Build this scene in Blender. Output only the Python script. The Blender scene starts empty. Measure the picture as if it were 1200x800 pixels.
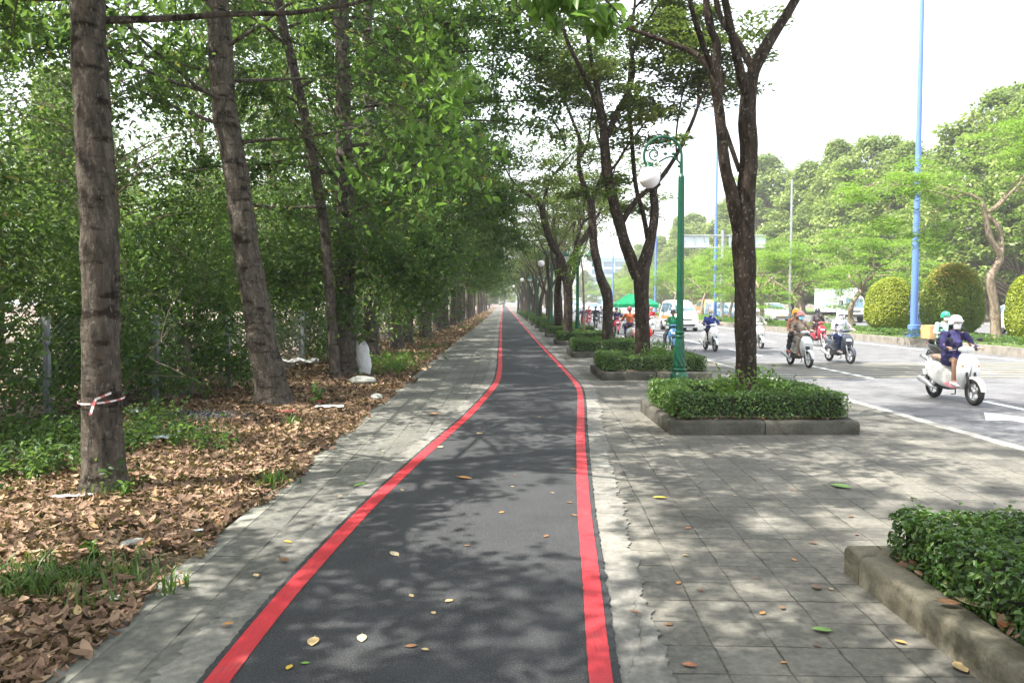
import bpy, math, random
import numpy as np
from mathutils import Vector, Matrix, noise as mnoise

R_ = math.radians
scene = bpy.context.scene
col = scene.collection
rng = np.random.default_rng(7)
random.seed(7)

# ------------------------------------------------------------------ camera
CAM = Vector((0, 0, 1.6)); FPX = 900.0
cam_d = bpy.data.cameras.new('camera'); cam = bpy.data.objects.new('camera', cam_d); col.objects.link(cam)
cam.location = CAM
cam.rotation_euler = (R_(90) - math.atan(45 / 900), 0, -math.atan(10 / 900))
cam_d.sensor_width = 36; cam_d.lens = 36 * FPX / 1200; cam_d.clip_end = 3000; cam_d.clip_start = 0.05
scene.camera = cam
RM = cam.rotation_euler.to_matrix()

def ray(px, py):
    return RM @ Vector(((px - 600) / FPX, (400 - py) / FPX, -1))
def P(px, py, Y):
    """photo pixel seen at world depth Y"""
    d = ray(px, py); t = Y / d.y
    return CAM + d * t
def G(px, py, z=0.0):
    """photo pixel on the ground plane z"""
    d = ray(px, py); t = (z - CAM.z) / d.z
    return CAM + d * t

# ------------------------------------------------------------------ naming helpers
def tag(o, label=None, cat=None, group=None, kind=None):
    if label: o['label'] = label
    if cat: o['category'] = cat
    if group: o['group'] = group
    if kind: o['kind'] = kind
    return o
def empty(name, loc=(0, 0, 0), rz=0.0, label=None, cat=None, group=None):
    o = bpy.data.objects.new(name, None); col.objects.link(o)
    o.location = loc; o.rotation_euler = (0, 0, rz); o.empty_display_size = .2
    return tag(o, label, cat, group)
def link(name, me, parent=None, mats=None):
    o = bpy.data.objects.new(name, me); col.objects.link(o)
    if parent is not None: o.parent = parent
    if mats:
        for m in (mats if isinstance(mats, (list, tuple)) else [mats]): me.materials.append(m)
    return o
def copy_tree(o, parent=None):
    c = o.copy(); col.objects.link(c)
    if parent is not None: c.parent = parent
    for ch in [x for x in o.children]:
        copy_tree(ch, c)
    return c

# ------------------------------------------------------------------ materials
def new_mat(name):
    m = bpy.data.materials.new(name); m.use_nodes = True
    nt = m.node_tree; b = nt.nodes['Principled BSDF']
    return m, nt, b
def N(nt, t, **kw):
    n = nt.nodes.new(t)
    for k, v in kw.items():
        if k in n.inputs.keys() if hasattr(n.inputs, 'keys') else False: n.inputs[k].default_value = v
        else: setattr(n, k, v)
    return n
def noise_n(nt, vec, scale, detail=4, rough=.55):
    n = nt.nodes.new('ShaderNodeTexNoise'); n.inputs['Scale'].default_value = scale
    n.inputs['Detail'].default_value = detail; n.inputs['Roughness'].default_value = rough
    if vec is not None: nt.links.new(vec, n.inputs['Vector'])
    return n.outputs['Fac']
def ramp(nt, fac, stops):
    r = nt.nodes.new('ShaderNodeValToRGB'); e = r.color_ramp.elements
    while len(e) < len(stops): e.new(.5)
    for i, (p, c) in enumerate(stops):
        e[i].position = p; e[i].color = (c[0], c[1], c[2], 1) if hasattr(c, '__len__') else (c, c, c, 1)
    nt.links.new(fac, r.inputs['Fac']); return r.outputs['Color']
def mixc(nt, fac, a, b, mode='MIX'):
    m = nt.nodes.new('ShaderNodeMix'); m.data_type = 'RGBA'; m.blend_type = mode
    def put(s, v):
        if isinstance(v, bpy.types.NodeSocket): nt.links.new(v, s)
        elif hasattr(v, '__len__'): s.default_value = (v[0], v[1], v[2], 1)
        else: s.default_value = v
    put(m.inputs[0], fac); put(m.inputs[6], a); put(m.inputs[7], b)
    return m.outputs[2]
def mathn(nt, op, a, b=0.0, c=None):
    m = nt.nodes.new('ShaderNodeMath'); m.operation = op
    for i, v in enumerate((a, b, c)):
        if v is None: continue
        if isinstance(v, bpy.types.NodeSocket): nt.links.new(v, m.inputs[i])
        else: m.inputs[i].default_value = v
    return m.outputs[0]
def pos_n(nt):
    return nt.nodes.new('ShaderNodeNewGeometry').outputs['Position']
def obj_n(nt):
    return nt.nodes.new('ShaderNodeTexCoord').outputs['Object']
def mapping(nt, vec, scale=(1, 1, 1), loc=(0, 0, 0), rot=(0, 0, 0)):
    m = nt.nodes.new('ShaderNodeMapping'); nt.links.new(vec, m.inputs[0])
    m.inputs['Scale'].default_value = scale; m.inputs['Location'].default_value = loc; m.inputs['Rotation'].default_value = rot
    return m.outputs[0]
def bump(nt, b, h, strength=.3, dist=.01):
    n = nt.nodes.new('ShaderNodeBump'); n.inputs['Strength'].default_value = strength; n.inputs['Distance'].default_value = dist
    nt.links.new(h, n.inputs['Height']); nt.links.new(n.outputs[0], b.inputs['Normal'])

def M(name, rgb, rough=.6, metal=0.0, var=.12, scale=8, bmp=0.0, spec=.5, coat=0.0, trans=0.0):
    """plain procedural material with slight mottling"""
    m, nt, b = new_mat(name)
    o = obj_n(nt)
    f = noise_n(nt, o, scale, 5)
    lo = [c * (1 - var) for c in rgb]; hi = [min(1, c * (1 + var)) for c in rgb]
    c = ramp(nt, f, [(.3, lo), (.7, hi)])
    nt.links.new(c, b.inputs['Base Color'])
    b.inputs['Roughness'].default_value = rough; b.inputs['Metallic'].default_value = metal
    b.inputs['Specular IOR Level'].default_value = spec
    b.inputs['Coat Weight'].default_value = coat
    if bmp: bump(nt, b, noise_n(nt, o, scale * 6, 5), bmp, .01)
    return m

def leaf_mat(name, stops, trans=.38, rough=.42, spec=.35):
    """per-leaf colour from the face attribute rnd; light shines through the blade"""
    m, nt, b = new_mat(name)
    a = nt.nodes.new('ShaderNodeAttribute'); a.attribute_name = 'rnd'
    c = ramp(nt, a.outputs['Fac'], stops)
    nt.links.new(c, b.inputs['Base Color'])
    b.inputs['Roughness'].default_value = rough; b.inputs['Specular IOR Level'].default_value = spec
    tr = nt.nodes.new('ShaderNodeBsdfTranslucent')
    c2 = mixc(nt, .5, c, (.22, .36, .05), 'MIX')
    nt.links.new(c2, tr.inputs['Color'])
    mx = nt.nodes.new('ShaderNodeMixShader'); mx.inputs[0].default_value = trans
    nt.links.new(b.outputs[0], mx.inputs[1]); nt.links.new(tr.outputs[0], mx.inputs[2])
    nt.links.new(mx.outputs[0], nt.nodes['Material Output'].inputs['Surface'])
    return m

leaf_left = leaf_mat('leaf_broad_green', [(0, (.018, .046, .020)), (.3, (.038, .090, .030)), (.65, (.078, .158, .044)), (.93, (.18, .27, .066)), (1, (.34, .22, .07))], .48)
leaf_shrub = leaf_mat('leaf_shrub', [(0, (.02, .05, .022)), (.45, (.052, .115, .036)), (1, (.17, .28, .07))], .48)
leaf_row = leaf_mat('leaf_olive', [(0, (.035, .05, .014)), (.5, (.07, .095, .025)), (.85, (.14, .15, .035)), (1, (.25, .19, .04))], .36)
leaf_far = leaf_mat('leaf_far_wood', [(0, (.085, .135, .035)), (.45, (.19, .26, .062)), (1, (.38, .44, .12))], .40)
leaf_light = leaf_mat('leaf_feather', [(0, (.11, .22, .03)), (.5, (.19, .33, .045)), (1, (.29, .42, .07))], .48)
leaf_hedge = leaf_mat('leaf_hedge', [(0, (.03, .075, .018)), (.55, (.062, .14, .028)), (.9, (.11, .21, .04)), (1, (.2, .28, .05))], .3, .35, .5)
leaf_topiary = leaf_mat('leaf_topiary', [(0, (.15, .21, .02)), (.5, (.26, .32, .03)), (1, (.40, .42, .05))], .35)
leaf_topred = leaf_mat('leaf_topiary_orange', [(0, (.11, .17, .025)), (.6, (.19, .26, .035)), (.8, (.32, .27, .04)), (1, (.50, .20, .04))], .35)
leaf_bright = leaf_mat('leaf_bright_green', [(0, (.085, .20, .035)), (1, (.18, .33, .06))], .5)
leaf_dry = leaf_mat('leaf_dry_brown', [(0, (.09, .055, .038)), (.3, (.17, .10, .066)), (.6, (.27, .17, .115)), (.82, (.39, .27, .185)), (.94, (.5, .37, .18)), (1, (.36, .13, .06))], .12, .6, .25)
grass_mat = leaf_mat('grass_blade', [(0, (.04, .09, .02)), (1, (.12, .2, .05))], .35)

def bark(name, c1, c2, rings=True, lich=0.0):
    m, nt, b = new_mat(name); o = obj_n(nt)
    f1 = noise_n(nt, mapping(nt, o, (6, 6, 2)), 2.2, 6, .6)
    f2 = noise_n(nt, mapping(nt, o, (30, 30, 8)), 1.2, 6, .7)
    c = ramp(nt, mathn(nt, 'ADD', mathn(nt, 'MULTIPLY', f1, .6), mathn(nt, 'MULTIPLY', f2, .4)), [(.36, c1), (.62, c2)])
    h = f2
    if rings:
        w = noise_n(nt, mapping(nt, o, (2.6, 2.6, 7.0)), 1.25, 4)
        rr = ramp(nt, w, [(.36, (.30, .27, .25)), (.46, (1, 1, 1))])
        c = mixc(nt, 1.0, c, rr, 'MULTIPLY')
        h = mathn(nt, 'ADD', f2, mathn(nt, 'MULTIPLY', w, .8))
    if lich:
        l = noise_n(nt, mapping(nt, o, (14, 14, 9)), 2.0, 3)
        c = mixc(nt, ramp(nt, l, [(.60, 0.0), (.66, lich)]), c, (.34, .32, .27))
    nt.links.new(c, b.inputs['Base Color']); b.inputs['Roughness'].default_value = .9
    b.inputs['Specular IOR Level'].default_value = .15
    bump(nt, b, h, 1.0, .05)
    return m
bark_left = bark('bark_brown_ringed', (.036, .032, .028), (.165, .140, .115), True, .35)
bark_row = bark('bark_dark', (.018, .014, .011), (.075, .056, .043), False, .45)
bark_far = bark('bark_pale', (.15, .12, .09), (.36, .29, .22), False)

# ---- ground materials
def mat_asphalt(name, base, fleck, scl=260, patch=.25):
    m, nt, b = new_mat(name); p = pos_n(nt)
    n1 = noise_n(nt, p, scl * .5, 4, .8); n2 = noise_n(nt, p, 2.2, 5, .6)
    v = nt.nodes.new('ShaderNodeTexVoronoi'); v.inputs['Scale'].default_value = 120; nt.links.new(p, v.inputs['Vector'])
    c = ramp(nt, n1, [(.38, [x * .45 for x in base]), (.56, base), (.70, fleck)])
    c = mixc(nt, ramp(nt, n2, [(.35, 0.0), (.7, patch)]), c, [x * 1.9 for x in base])
    n3 = noise_n(nt, mapping(nt, p, (9, 1.2, 1)), 3.0, 4)
    c = mixc(nt, ramp(nt, n3, [(.62, 0.0), (.8, .16)]), c, (.22, .20, .17))
    nt.links.new(c, b.inputs['Base Color']); b.inputs['Roughness'].default_value = .82
    b.inputs['Specular IOR Level'].default_value = .3
    bump(nt, b, mathn(nt, 'ADD', v.outputs['Distance'], n1), .55, .006)
    return m
asphalt_path = mat_asphalt('asphalt_cycle_path', (.044, .046, .049), (.17, .17, .17))
asphalt_road = mat_asphalt('asphalt_road', (.125, .126, .132), (.26, .26, .26), 180, .55)

def mat_tiles(name, w, h, c1, c2, joint, rot=0.0, wob=.03, jw=.012, stain=(.05, .048, .042), pale=.18):
    m, nt, b = new_mat(name); p = pos_n(nt)
    off = nt.nodes.new('ShaderNodeTexNoise'); off.inputs['Scale'].default_value = 2.2; off.inputs['Detail'].default_value = 5
    off.inputs['Roughness'].default_value = .7; nt.links.new(p, off.inputs['Vector'])
    vm = nt.nodes.new('ShaderNodeVectorMath'); vm.operation = 'MULTIPLY_ADD'
    nt.links.new(off.outputs['Color'], vm.inputs[0]); vm.inputs[1].default_value = (wob, wob, 0); nt.links.new(p, vm.inputs[2])
    pr = mapping(nt, vm.outputs[0], (1, 1, 0), rot=(0, 0, rot))
    br = nt.nodes.new('ShaderNodeTexBrick'); nt.links.new(pr, br.inputs['Vector'])
    br.offset = 0.0; br.squash = 1.0
    br.inputs['Scale'].default_value = 1.0; br.inputs['Brick Width'].default_value = w; br.inputs['Row Height'].default_value = h
    br.inputs['Mortar Size'].default_value = jw * .5; br.inputs['Mortar Smooth'].default_value = .25
    br.inputs['Color1'].default_value = (*c1, 1); br.inputs['Color2'].default_value = (*c2, 1); br.inputs['Mortar'].default_value = (*joint, 1)
    br.inputs['Bias'].default_value = 0
    # joints are open in some places, filled in others
    fil = noise_n(nt, p, 3.1, 3, .6)
    gate = ramp(nt, fil, [(.40, 0.0), (.60, 1.0)])
    tint = mixc(nt, .5, c1, c2)
    jf = mathn(nt, 'MULTIPLY', br.outputs['Fac'], mathn(nt, 'ADD', mathn(nt, 'MULTIPLY', gate, .75), .25))
    c = mixc(nt, jf, mixc(nt, br.outputs['Fac'], br.outputs['Color'], tint), joint)
    n1 = noise_n(nt, p, 1.1, 6, .65); n2 = noise_n(nt, p, 22, 5, .65); n3 = noise_n(nt, mapping(nt, p, (1, .6, 1), (7, 3, 0)), 2.3, 6, .7)
    c = mixc(nt, 1.0, c, ramp(nt, n1, [(.3, (.62, .62, .62)), (.7, (1.22, 1.19, 1.12))]), 'MULTIPLY')
    c = mixc(nt, 1.0, c, ramp(nt, n2, [(.3, (.68, .68, .68)), (.7, (1.24, 1.24, 1.22))]), 'MULTIPLY')
    c = mixc(nt, ramp(nt, n3, [(.56, 0.0), (.70, pale)]), c, (.46, .45, .41))
    n4 = noise_n(nt, mapping(nt, p, (1, 1, 1), (17, 31, 0)), 1.7, 5, .6)
    c = mixc(nt, ramp(nt, n4, [(.56, 0.0), (.70, .6)]), c, stain)
    nt.links.new(c, b.inputs['Base Color']); b.inputs['Roughness'].default_value = .85; b.inputs['Specular IOR Level'].default_value = .25
    hh = mathn(nt, 'SUBTRACT', mathn(nt, 'MULTIPLY', n2, .35), jf)
    bump(nt, b, hh, .7, .012)
    return m
tiles_right = mat_tiles('paving_tiles', .285, .275, (.142, .139, .126), (.178, .173, .158), (.06, .056, .048), R_(2.5), .055, .011)
tiles_left = mat_tiles('paving_left', .31, 2.4, (.138, .139, .130), (.17, .171, .158), (.05, .047, .04), 0.0, .03, .013)
cement = mat_tiles('cement_smear', 3.0, 2.3, (.20, .197, .186), (.23, .226, .214), (.09, .085, .07), .2, .25, .006, pale=.5)
kerb_mat = mat_tiles('kerbstone', 9, 1.05, (.21, .215, .195), (.24, .24, .22), (.05, .045, .04), 0, .01, .012)

def mat_concrete(name, base, moss=.5, mosscol=(.05, .055, .03)):
    m, nt, b = new_mat(name); p = pos_n(nt)
    n1 = noise_n(nt, p, 3.0, 6, .65); n2 = noise_n(nt, p, 40, 5, .7)
    c = ramp(nt, n1, [(.3, [x * .6 for x in base]), (.55, base), (.8, [x * 1.25 for x in base])])
    c = mixc(nt, 1.0, c, ramp(nt, n2, [(.3, .78), (.7, 1.15)]), 'MULTIPLY')
    n3 = noise_n(nt, mapping(nt, p, (1, 1, 2.5), (5, 9, 1)), 2.2, 6, .7)
    c = mixc(nt, ramp(nt, n3, [(.45, 0.0), (.62, moss)]), c, mosscol)
    nt.links.new(c, b.inputs['Base Color']); b.inputs['Roughness'].default_value = .9; b.inputs['Specular IOR Level'].default_value = .2
    bump(nt, b, mathn(nt, 'ADD', n2, n1), .6, .012)
    return m
conc_planter = mat_concrete('planter_concrete', (.23, .21, .16), .75, (.07, .065, .045))
conc_mossy_shaded = mat_concrete('planter_concrete_mossy_shaded', (.105, .10, .085), .6, (.035, .036, .026))  # moss, plus a base colour darkened to paint in shade on the kerbs
conc_median = mat_concrete('median_concrete', (.27, .25, .22), .3, (.15, .13, .1))
conc_pale = mat_concrete('pale_concrete', (.42, .41, .38), .2)

def mat_earth():
    m, nt, b = new_mat('earth'); p = pos_n(nt)
    n1 = noise_n(nt, p, .5, 6, .6); n2 = noise_n(nt, p, 14, 6, .7); n3 = noise_n(nt, p, .12, 4)
    c = ramp(nt, n2, [(.3, (.05, .034, .023)), (.55, (.13, .085, .055)), (.75, (.22, .15, .10))])
    c = mixc(nt, ramp(nt, n1, [(.5, 0.0), (.7, .6)]), c, (.06, .085, .03))
    nt.links.new(c, b.inputs['Base Color']); b.inputs['Roughness'].default_value = .95
    bump(nt, b, n2, .9, .04); return m
earth = mat_earth()
def mat_bareground():
    m, nt, b = new_mat('bare_ground'); p = pos_n(nt)
    n1 = noise_n(nt, p, .8, 6, .6); n2 = noise_n(nt, p, 9, 6, .7)
    c = ramp(nt, n1, [(.3, (.30, .22, .17)), (.7, (.48, .38, .32))])
    c = mixc(nt, 1.0, c, ramp(nt, n2, [(.3, .65), (.7, 1.2)]), 'MULTIPLY')
    nt.links.new(c, b.inputs['Base Color']); b.inputs['Roughness'].default_value = .95
    bump(nt, b, n2, .6, .03); return m
bare = mat_bareground()
def mat_grass():
    m, nt, b = new_mat('lawn'); p = pos_n(nt)
    n1 = noise_n(nt, p, 1.2, 6, .6); n2 = noise_n(nt, p, 30, 6, .7)
    c = ramp(nt, n2, [(.3, (.06, .11, .03)), (.7, (.17, .24, .06))])
    c = mixc(nt, ramp(nt, n1, [(.5, 0.0), (.75, .6)]), c, (.22, .19, .09))
    nt.links.new(c, b.inputs['Base Color']); b.inputs['Roughness'].default_value = .95
    bump(nt, b, n2, .8, .04); return m
lawn = mat_grass()
def mat_paint(name, base, wear=.35, under=(.05, .05, .05), sx=30, sy=1.5):
    m, nt, b = new_mat(name); p = pos_n(nt)
    n1 = noise_n(nt, p, 60, 5, .75); n2 = noise_n(nt, mapping(nt, p, (sx, sy, 1)), 4, 4, .6); n3 = noise_n(nt, p, 1.5, 4)
    c = ramp(nt, n2, [(.3, [x * .82 for x in base]), (.7, [min(1, x * 1.10) for x in base])])
    c = mixc(nt, 1.0, c, ramp(nt, n3, [(.35, (.80, .86, .88)), (.65, (1.08, 1.15, 1.12))]), 'MULTIPLY')
    dust = noise_n(nt, mapping(nt, p, (1, .5, 1), (3, 8, 1)), 7, 6, .7)
    c = mixc(nt, ramp(nt, dust, [(.55, 0.0), (.78, .32)]), c, (.30, .22, .20))
    k = mathn(nt, 'ADD', mathn(nt, 'MULTIPLY', n1, .8), mathn(nt, 'MULTIPLY', n3, .3))
    c = mixc(nt, ramp(nt, k, [(.585, 0.0), (.74, wear)]), c, under)
    nt.links.new(c, b.inputs['Base Color']); b.inputs['Roughness'].default_value = .55; b.inputs['Specular IOR Level'].default_value = .35
    bump(nt, b, mathn(nt, 'ADD', n1, n2), .35, .004); return m
red_paint = mat_paint('red_line_paint', (.58, .036, .048), .75)
white_paint = mat_paint('white_road_paint', (.78, .78, .76), .35, (.25, .25, .25), 5, 5)
yellow_paint = mat_paint('yellow_road_paint', (.42, .36, .22), .9, (.2, .19, .17), 5, 5)

green_metal = M('green_lamp_paint', (.003, .066, .034), .42, .0, .2, 9, .05, .35, .1)
blue_pole = M('blue_pole_paint', (.11, .21, .60), .45, .0, .06)
grey_metal = M('galvanised_steel', (.42, .44, .46), .45, .7, .15, 5)
white_metal = M('white_sheet_metal', (.62, .66, .72), .5, .2, .06)
globe_mat = M('milky_globe', (.86, .82, .86), .25, 0, .02)
black_plastic = M('black_plastic', (.02, .02, .022), .5)
rubber = M('tyre_rubber', (.03, .03, .03), .85, 0, .2, 30, .2)
rim_mat = M('alloy_rim', (.55, .56, .57), .35, .8, .05)
chrome = M('chrome', (.7, .7, .7), .15, 1, .02)
def glass_dark(name='window_glass', rgb=(.10, .16, .22)):
    m, nt, b = new_mat(name); b.inputs['Base Color'].default_value = (*rgb, 1); b.inputs['Roughness'].default_value = .05
    b.inputs['Specular IOR Level'].default_value = .9
    f = noise_n(nt, obj_n(nt), 1.5, 3); c = ramp(nt, f, [(.3, [x * .7 for x in rgb]), (.7, [x * 1.4 for x in rgb])]); nt.links.new(c, b.inputs['Base Color'])
    return m
glass = glass_dark()
lens_w = M('headlight_lens', (.75, .78, .8), .08, .3, .05)
lens_r = M('red_lens', (.5, .02, .02), .15); lens_o = M('orange_lens', (.7, .22, .02), .15)
skin = M('skin', (.50, .30, .21), .55, 0, .08, 6); eye_m = M('eye_dark', (.02, .015, .012), .2); lip_m = M('lip', (.42, .16, .13), .5)
hair_m = M('black_hair', (.012, .010, .010), .45, 0, .3, 40, .2)
_cl = {}
def cloth(name, rgb, rough=.85):
    if name not in _cl: _cl[name] = M(name, rgb, rough, 0, .16, 14, .12, .2)
    return _cl[name]
_pt = {}
def paint(name, rgb, metal=.0):
    if name not in _pt: _pt[name] = M(name, rgb, .25, metal, .04, 3, 0, .5, .6)
    return _pt[name]

# ------------------------------------------------------------------ mesh builder
class MB:
    def __init__(s): s.v = []; s.f = []; s.m = []
    def add(s, v, f, mi=0):
        o = len(s.v); s.v.extend([tuple(p) for p in v]); s.f.extend([tuple(i + o for i in q) for q in f]); s.m.extend([mi] * len(f)); return s
    def box(s, c, d, mi=0, rot=None, taper=1.0):
        c = Vector(c); hx, hy, hz = d[0] / 2, d[1] / 2, d[2] / 2; v = []
        for z in (-1, 1):
            k = taper if z > 0 else 1
            for x, y in ((-1, -1), (1, -1), (1, 1), (-1, 1)):
                p = Vector((x * hx * k, y * hy * k, z * hz))
                if rot is not None: p = rot @ p
                v.append(c + p)
        return s.add(v, [(3, 2, 1, 0), (4, 5, 6, 7), (0, 1, 5, 4), (1, 2, 6, 5), (2, 3, 7, 6), (3, 0, 4, 7)], mi)
    def rings(s, rings, closed_ends=True, mi=0, loop=False):
        n = len(rings[0]); v = [p for r in rings for p in r]; f = []
        K = len(rings)
        for i in range(K if loop else K - 1):
            a = i * n; b = ((i + 1) % K) * n
            for j in range(n): f.append((a + j, a + (j + 1) % n, b + (j + 1) % n, b + j))
        if closed_ends and not loop:
            f.append(tuple(range(n - 1, -1, -1))); f.append(tuple((K - 1) * n + j for j in range(n)))
        return s.add(v, f, mi)
    def tube(s, pts, rad, n=8, mi=0, round_ends=False, squash=1.0):
        pts = [Vector(p) for p in pts]
        if not hasattr(rad, '__len__'): rad = [rad] * len(pts)
        if round_ends:
            d0 = (pts[0] - pts[1]).normalized(); d1 = (pts[-1] - pts[-2]).normalized()
            A = []; B = []
            for a in (.2, .6, .9): pass
            A = [(pts[0] + d0 * rad[0] * math.sin(a), rad[0] * max(math.cos(a), .12)) for a in (1.45, 1.05, .55)]
            B = [(pts[-1] + d1 * rad[-1] * math.sin(a), rad[-1] * max(math.cos(a), .12)) for a in (.55, 1.05, 1.45)]
            pts = [a[0] for a in A] + pts + [b[0] for b in B]; rad = [a[1] for a in A] + list(rad) + [b[1] for b in B]
        R = []; t = (pts[1] - pts[0]).normalized()
        u = t.orthogonal().normalized()
        if abs(t.z) > .8:
            u = (Vector((1, 0, 0)) - t * t.x).normalized()
        for i, p in enumerate(pts):
            if i == 0: tt = (pts[1] - pts[0])
            elif i == len(pts) - 1: tt = pts[-1] - pts[-2]
            else: tt = pts[i + 1] - pts[i - 1]
            if tt.length < 1e-9: tt = t
            t = tt.normalized(); u = (u - t * u.dot(t)); u = u.normalized() if u.length > 1e-6 else t.orthogonal().normalized()
            w = t.cross(u)
            R.append([p + (u * math.cos(2 * math.pi * j / n) + w * math.sin(2 * math.pi * j / n) * squash) * rad[i] for j in range(n)])
        return s.rings(R, True, mi)
    def ell(s, c, r, mi=0, n=16, k=10, rot=None, fn=None):
        c = Vector(c); R = []
        for i in range(k + 1):
            a = math.pi * i / k; a = min(max(a, .06), math.pi - .06)
            ring = []
            for j in range(n):
                b = 2 * math.pi * j / n
                p = Vector((r[0] * math.sin(a) * math.cos(b), r[1] * math.sin(a) * math.sin(b), -r[2] * math.cos(a)))
                if fn: p = fn(p)
                if rot is not None: p = rot @ p
                ring.append(c + p)
            R.append(ring)
        return s.rings(R, True, mi)
    def lathe(s, prof, c=(0, 0, 0), n=24, mi=0, axis='z'):
        c = Vector(c); R = []
        for r, h in prof:
            ring = []
            for j in range(n):
                b = 2 * math.pi * j / n; x, y = r * math.cos(b), r * math.sin(b)
                ring.append(c + (Vector((x, y, h)) if axis == 'z' else Vector((y, h, x))))
            R.append(ring)
        return s.rings(R, True, mi)
    def torus(s, c, R, r, axis='y', n=28, k=10, mi=0, sq=1.0):
        c = Vector(c); rr = []
        for i in range(n):
            a = 2 * math.pi * i / n; ring = []
            for j in range(k):
                b = 2 * math.pi * j / k; q = R + r * math.cos(b); h = r * sq * math.sin(b)
                ring.append(c + (Vector((q * math.cos(a), h, q * math.sin(a))) if axis == 'y' else Vector((q * math.cos(a), q * math.sin(a), h))))
            rr.append(ring)
        return s.rings(rr, False, mi, loop=True)
    def mesh(s, name, smooth=True, angle=40):
        me = bpy.data.meshes.new(name); me.from_pydata(s.v, [], s.f)
        me.polygons.foreach_set('material_index', s.m)
        me.update()
        if smooth:
            me.polygons.foreach_set('use_smooth', [True] * len(me.polygons))
            try: me.set_sharp_from_angle(angle=R_(angle))
            except Exception: pass
        return me
    def build(s, name, mats, parent=None, smooth=True, angle=40):
        return link(name, s.mesh(name, smooth, angle), parent, mats)

def ring_xy(cx, cy, z, hx, hy, n=16, p=2.6):
    out = []
    for j in range(n):
        a = 2 * math.pi * j / n; c, q = math.cos(a), math.sin(a)
        out.append(Vector((cx + hx * math.copysign(abs(c) ** (2 / p), c), cy + hy * math.copysign(abs(q) ** (2 / p), q), z)))
    return out
def ring_yz(x, cz, hy, hz, n=16, p=2.6, cy=0):
    out = []
    for j in range(n):
        a = 2 * math.pi * j / n; c, q = math.cos(a), math.sin(a)
        out.append(Vector((x, cy + hy * math.copysign(abs(c) ** (2 / p), c), cz + hz * math.copysign(abs(q) ** (2 / p), q))))
    return out

def fast_mesh(name, V, F, rnd=None, mats=None, midx=None, smooth=False):
    V = np.ascontiguousarray(V, dtype=np.float32); F = np.ascontiguousarray(F, dtype=np.int32)
    me = bpy.data.meshes.new(name); n, k = F.shape
    me.vertices.add(len(V)); me.vertices.foreach_set('co', V.ravel())
    me.loops.add(n * k); me.loops.foreach_set('vertex_index', F.ravel())
    me.polygons.add(n); me.polygons.foreach_set('loop_start', np.arange(0, n * k, k, dtype=np.int32))
    try: me.polygons.foreach_set('loop_total', np.full(n, k, dtype=np.int32))
    except Exception: pass
    if midx is not None: me.polygons.foreach_set('material_index', np.asarray(midx, dtype=np.int32))
    if smooth: me.polygons.foreach_set('use_smooth', np.ones(n, dtype=bool))
    me.update(calc_edges=True)
    if rnd is not None:
        a = me.attributes.new('rnd', 'FLOAT', 'FACE'); a.data.foreach_set('value', np.asarray(rnd, dtype=np.float32))
    for m in (mats or []): me.materials.append(m)
    return me

def nrm(a): return a / np.maximum(np.linalg.norm(a, axis=-1, keepdims=True), 1e-9)

def leaves(C, size, aspect=.5, up=.6, droop=.35, fine=True, r=None, size_var=.3, nbias=None, curl=.12):
    """leaf blades at centres C -> V, F, rnd.  fine: six-cornered folded blade; else one kite"""
    r = r or rng; n = len(C); C = np.asarray(C, dtype=np.float64)
    nn = r.normal(size=(n, 3)); nn = nrm(nn)
    nn[:, 2] = np.abs(nn[:, 2]) + up
    if nbias is not None: nn = nn + nbias
    nn = nrm(nn)
    ax = r.normal(size=(n, 3)); ax = ax - nn * np.sum(ax * nn, 1, keepdims=True); ax = nrm(ax)
    ax[:, 2] -= droop * r.random(n); ax = nrm(ax)
    sd = nrm(np.cross(nn, ax)); nn = nrm(np.cross(ax, sd))
    L = (size * (1 + size_var * (r.random(n) * 2 - 1)))[:, None] if np.isscalar(size) else (size * (1 + size_var * (r.random(n) * 2 - 1)))[:, None]
    W = L * aspect
    if fine:
        b = C - ax * L * .5 - nn * L * curl; t = C + ax * L * .5 - nn * L * curl
        l1 = C - ax * L * .18 + sd * W * .48 + nn * W * .18; l2 = C + ax * L * .2 + sd * W * .38 + nn * W * .15
        r1 = C - ax * L * .18 - sd * W * .48 + nn * W * .18; r2 = C + ax * L * .2 - sd * W * .38 + nn * W * .15
        V = np.stack([b, l1, l2, t, r2, r1], 1).reshape(-1, 3)
        i = np.arange(n)[:, None] * 6
        F = np.concatenate([i + np.array([[0, 1, 2, 3]]), i + np.array([[3, 4, 5, 0]])], 1).reshape(-1, 4)
        rd = np.repeat(r.random(n), 2)
    else:
        b = C - ax * L * .5; t = C + ax * L * .5
        l = C - ax * L * .05 + sd * W * .5 + nn * W * .2; q = C - ax * L * .05 - sd * W * .5 + nn * W * .2
        V = np.stack([b, l, t, q], 1).reshape(-1, 3)
        F = np.arange(n * 4).reshape(-1, 4); rd = r.random(n)
    return V, F, rd
def merge(parts, clump=.5):
    Vs, Fs, Rs = [], [], []; o = 0
    for V, F, r_ in parts:
        if len(parts) > 8: r_ = np.where(r_ > .985, r_, r_ * (1 - clump) + clump * rng.beta(1.1, 1.6))
        Vs.append(V); Fs.append(F + o); Rs.append(r_); o += len(V)
    return np.concatenate(Vs), np.concatenate(Fs), np.concatenate(Rs)

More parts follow.
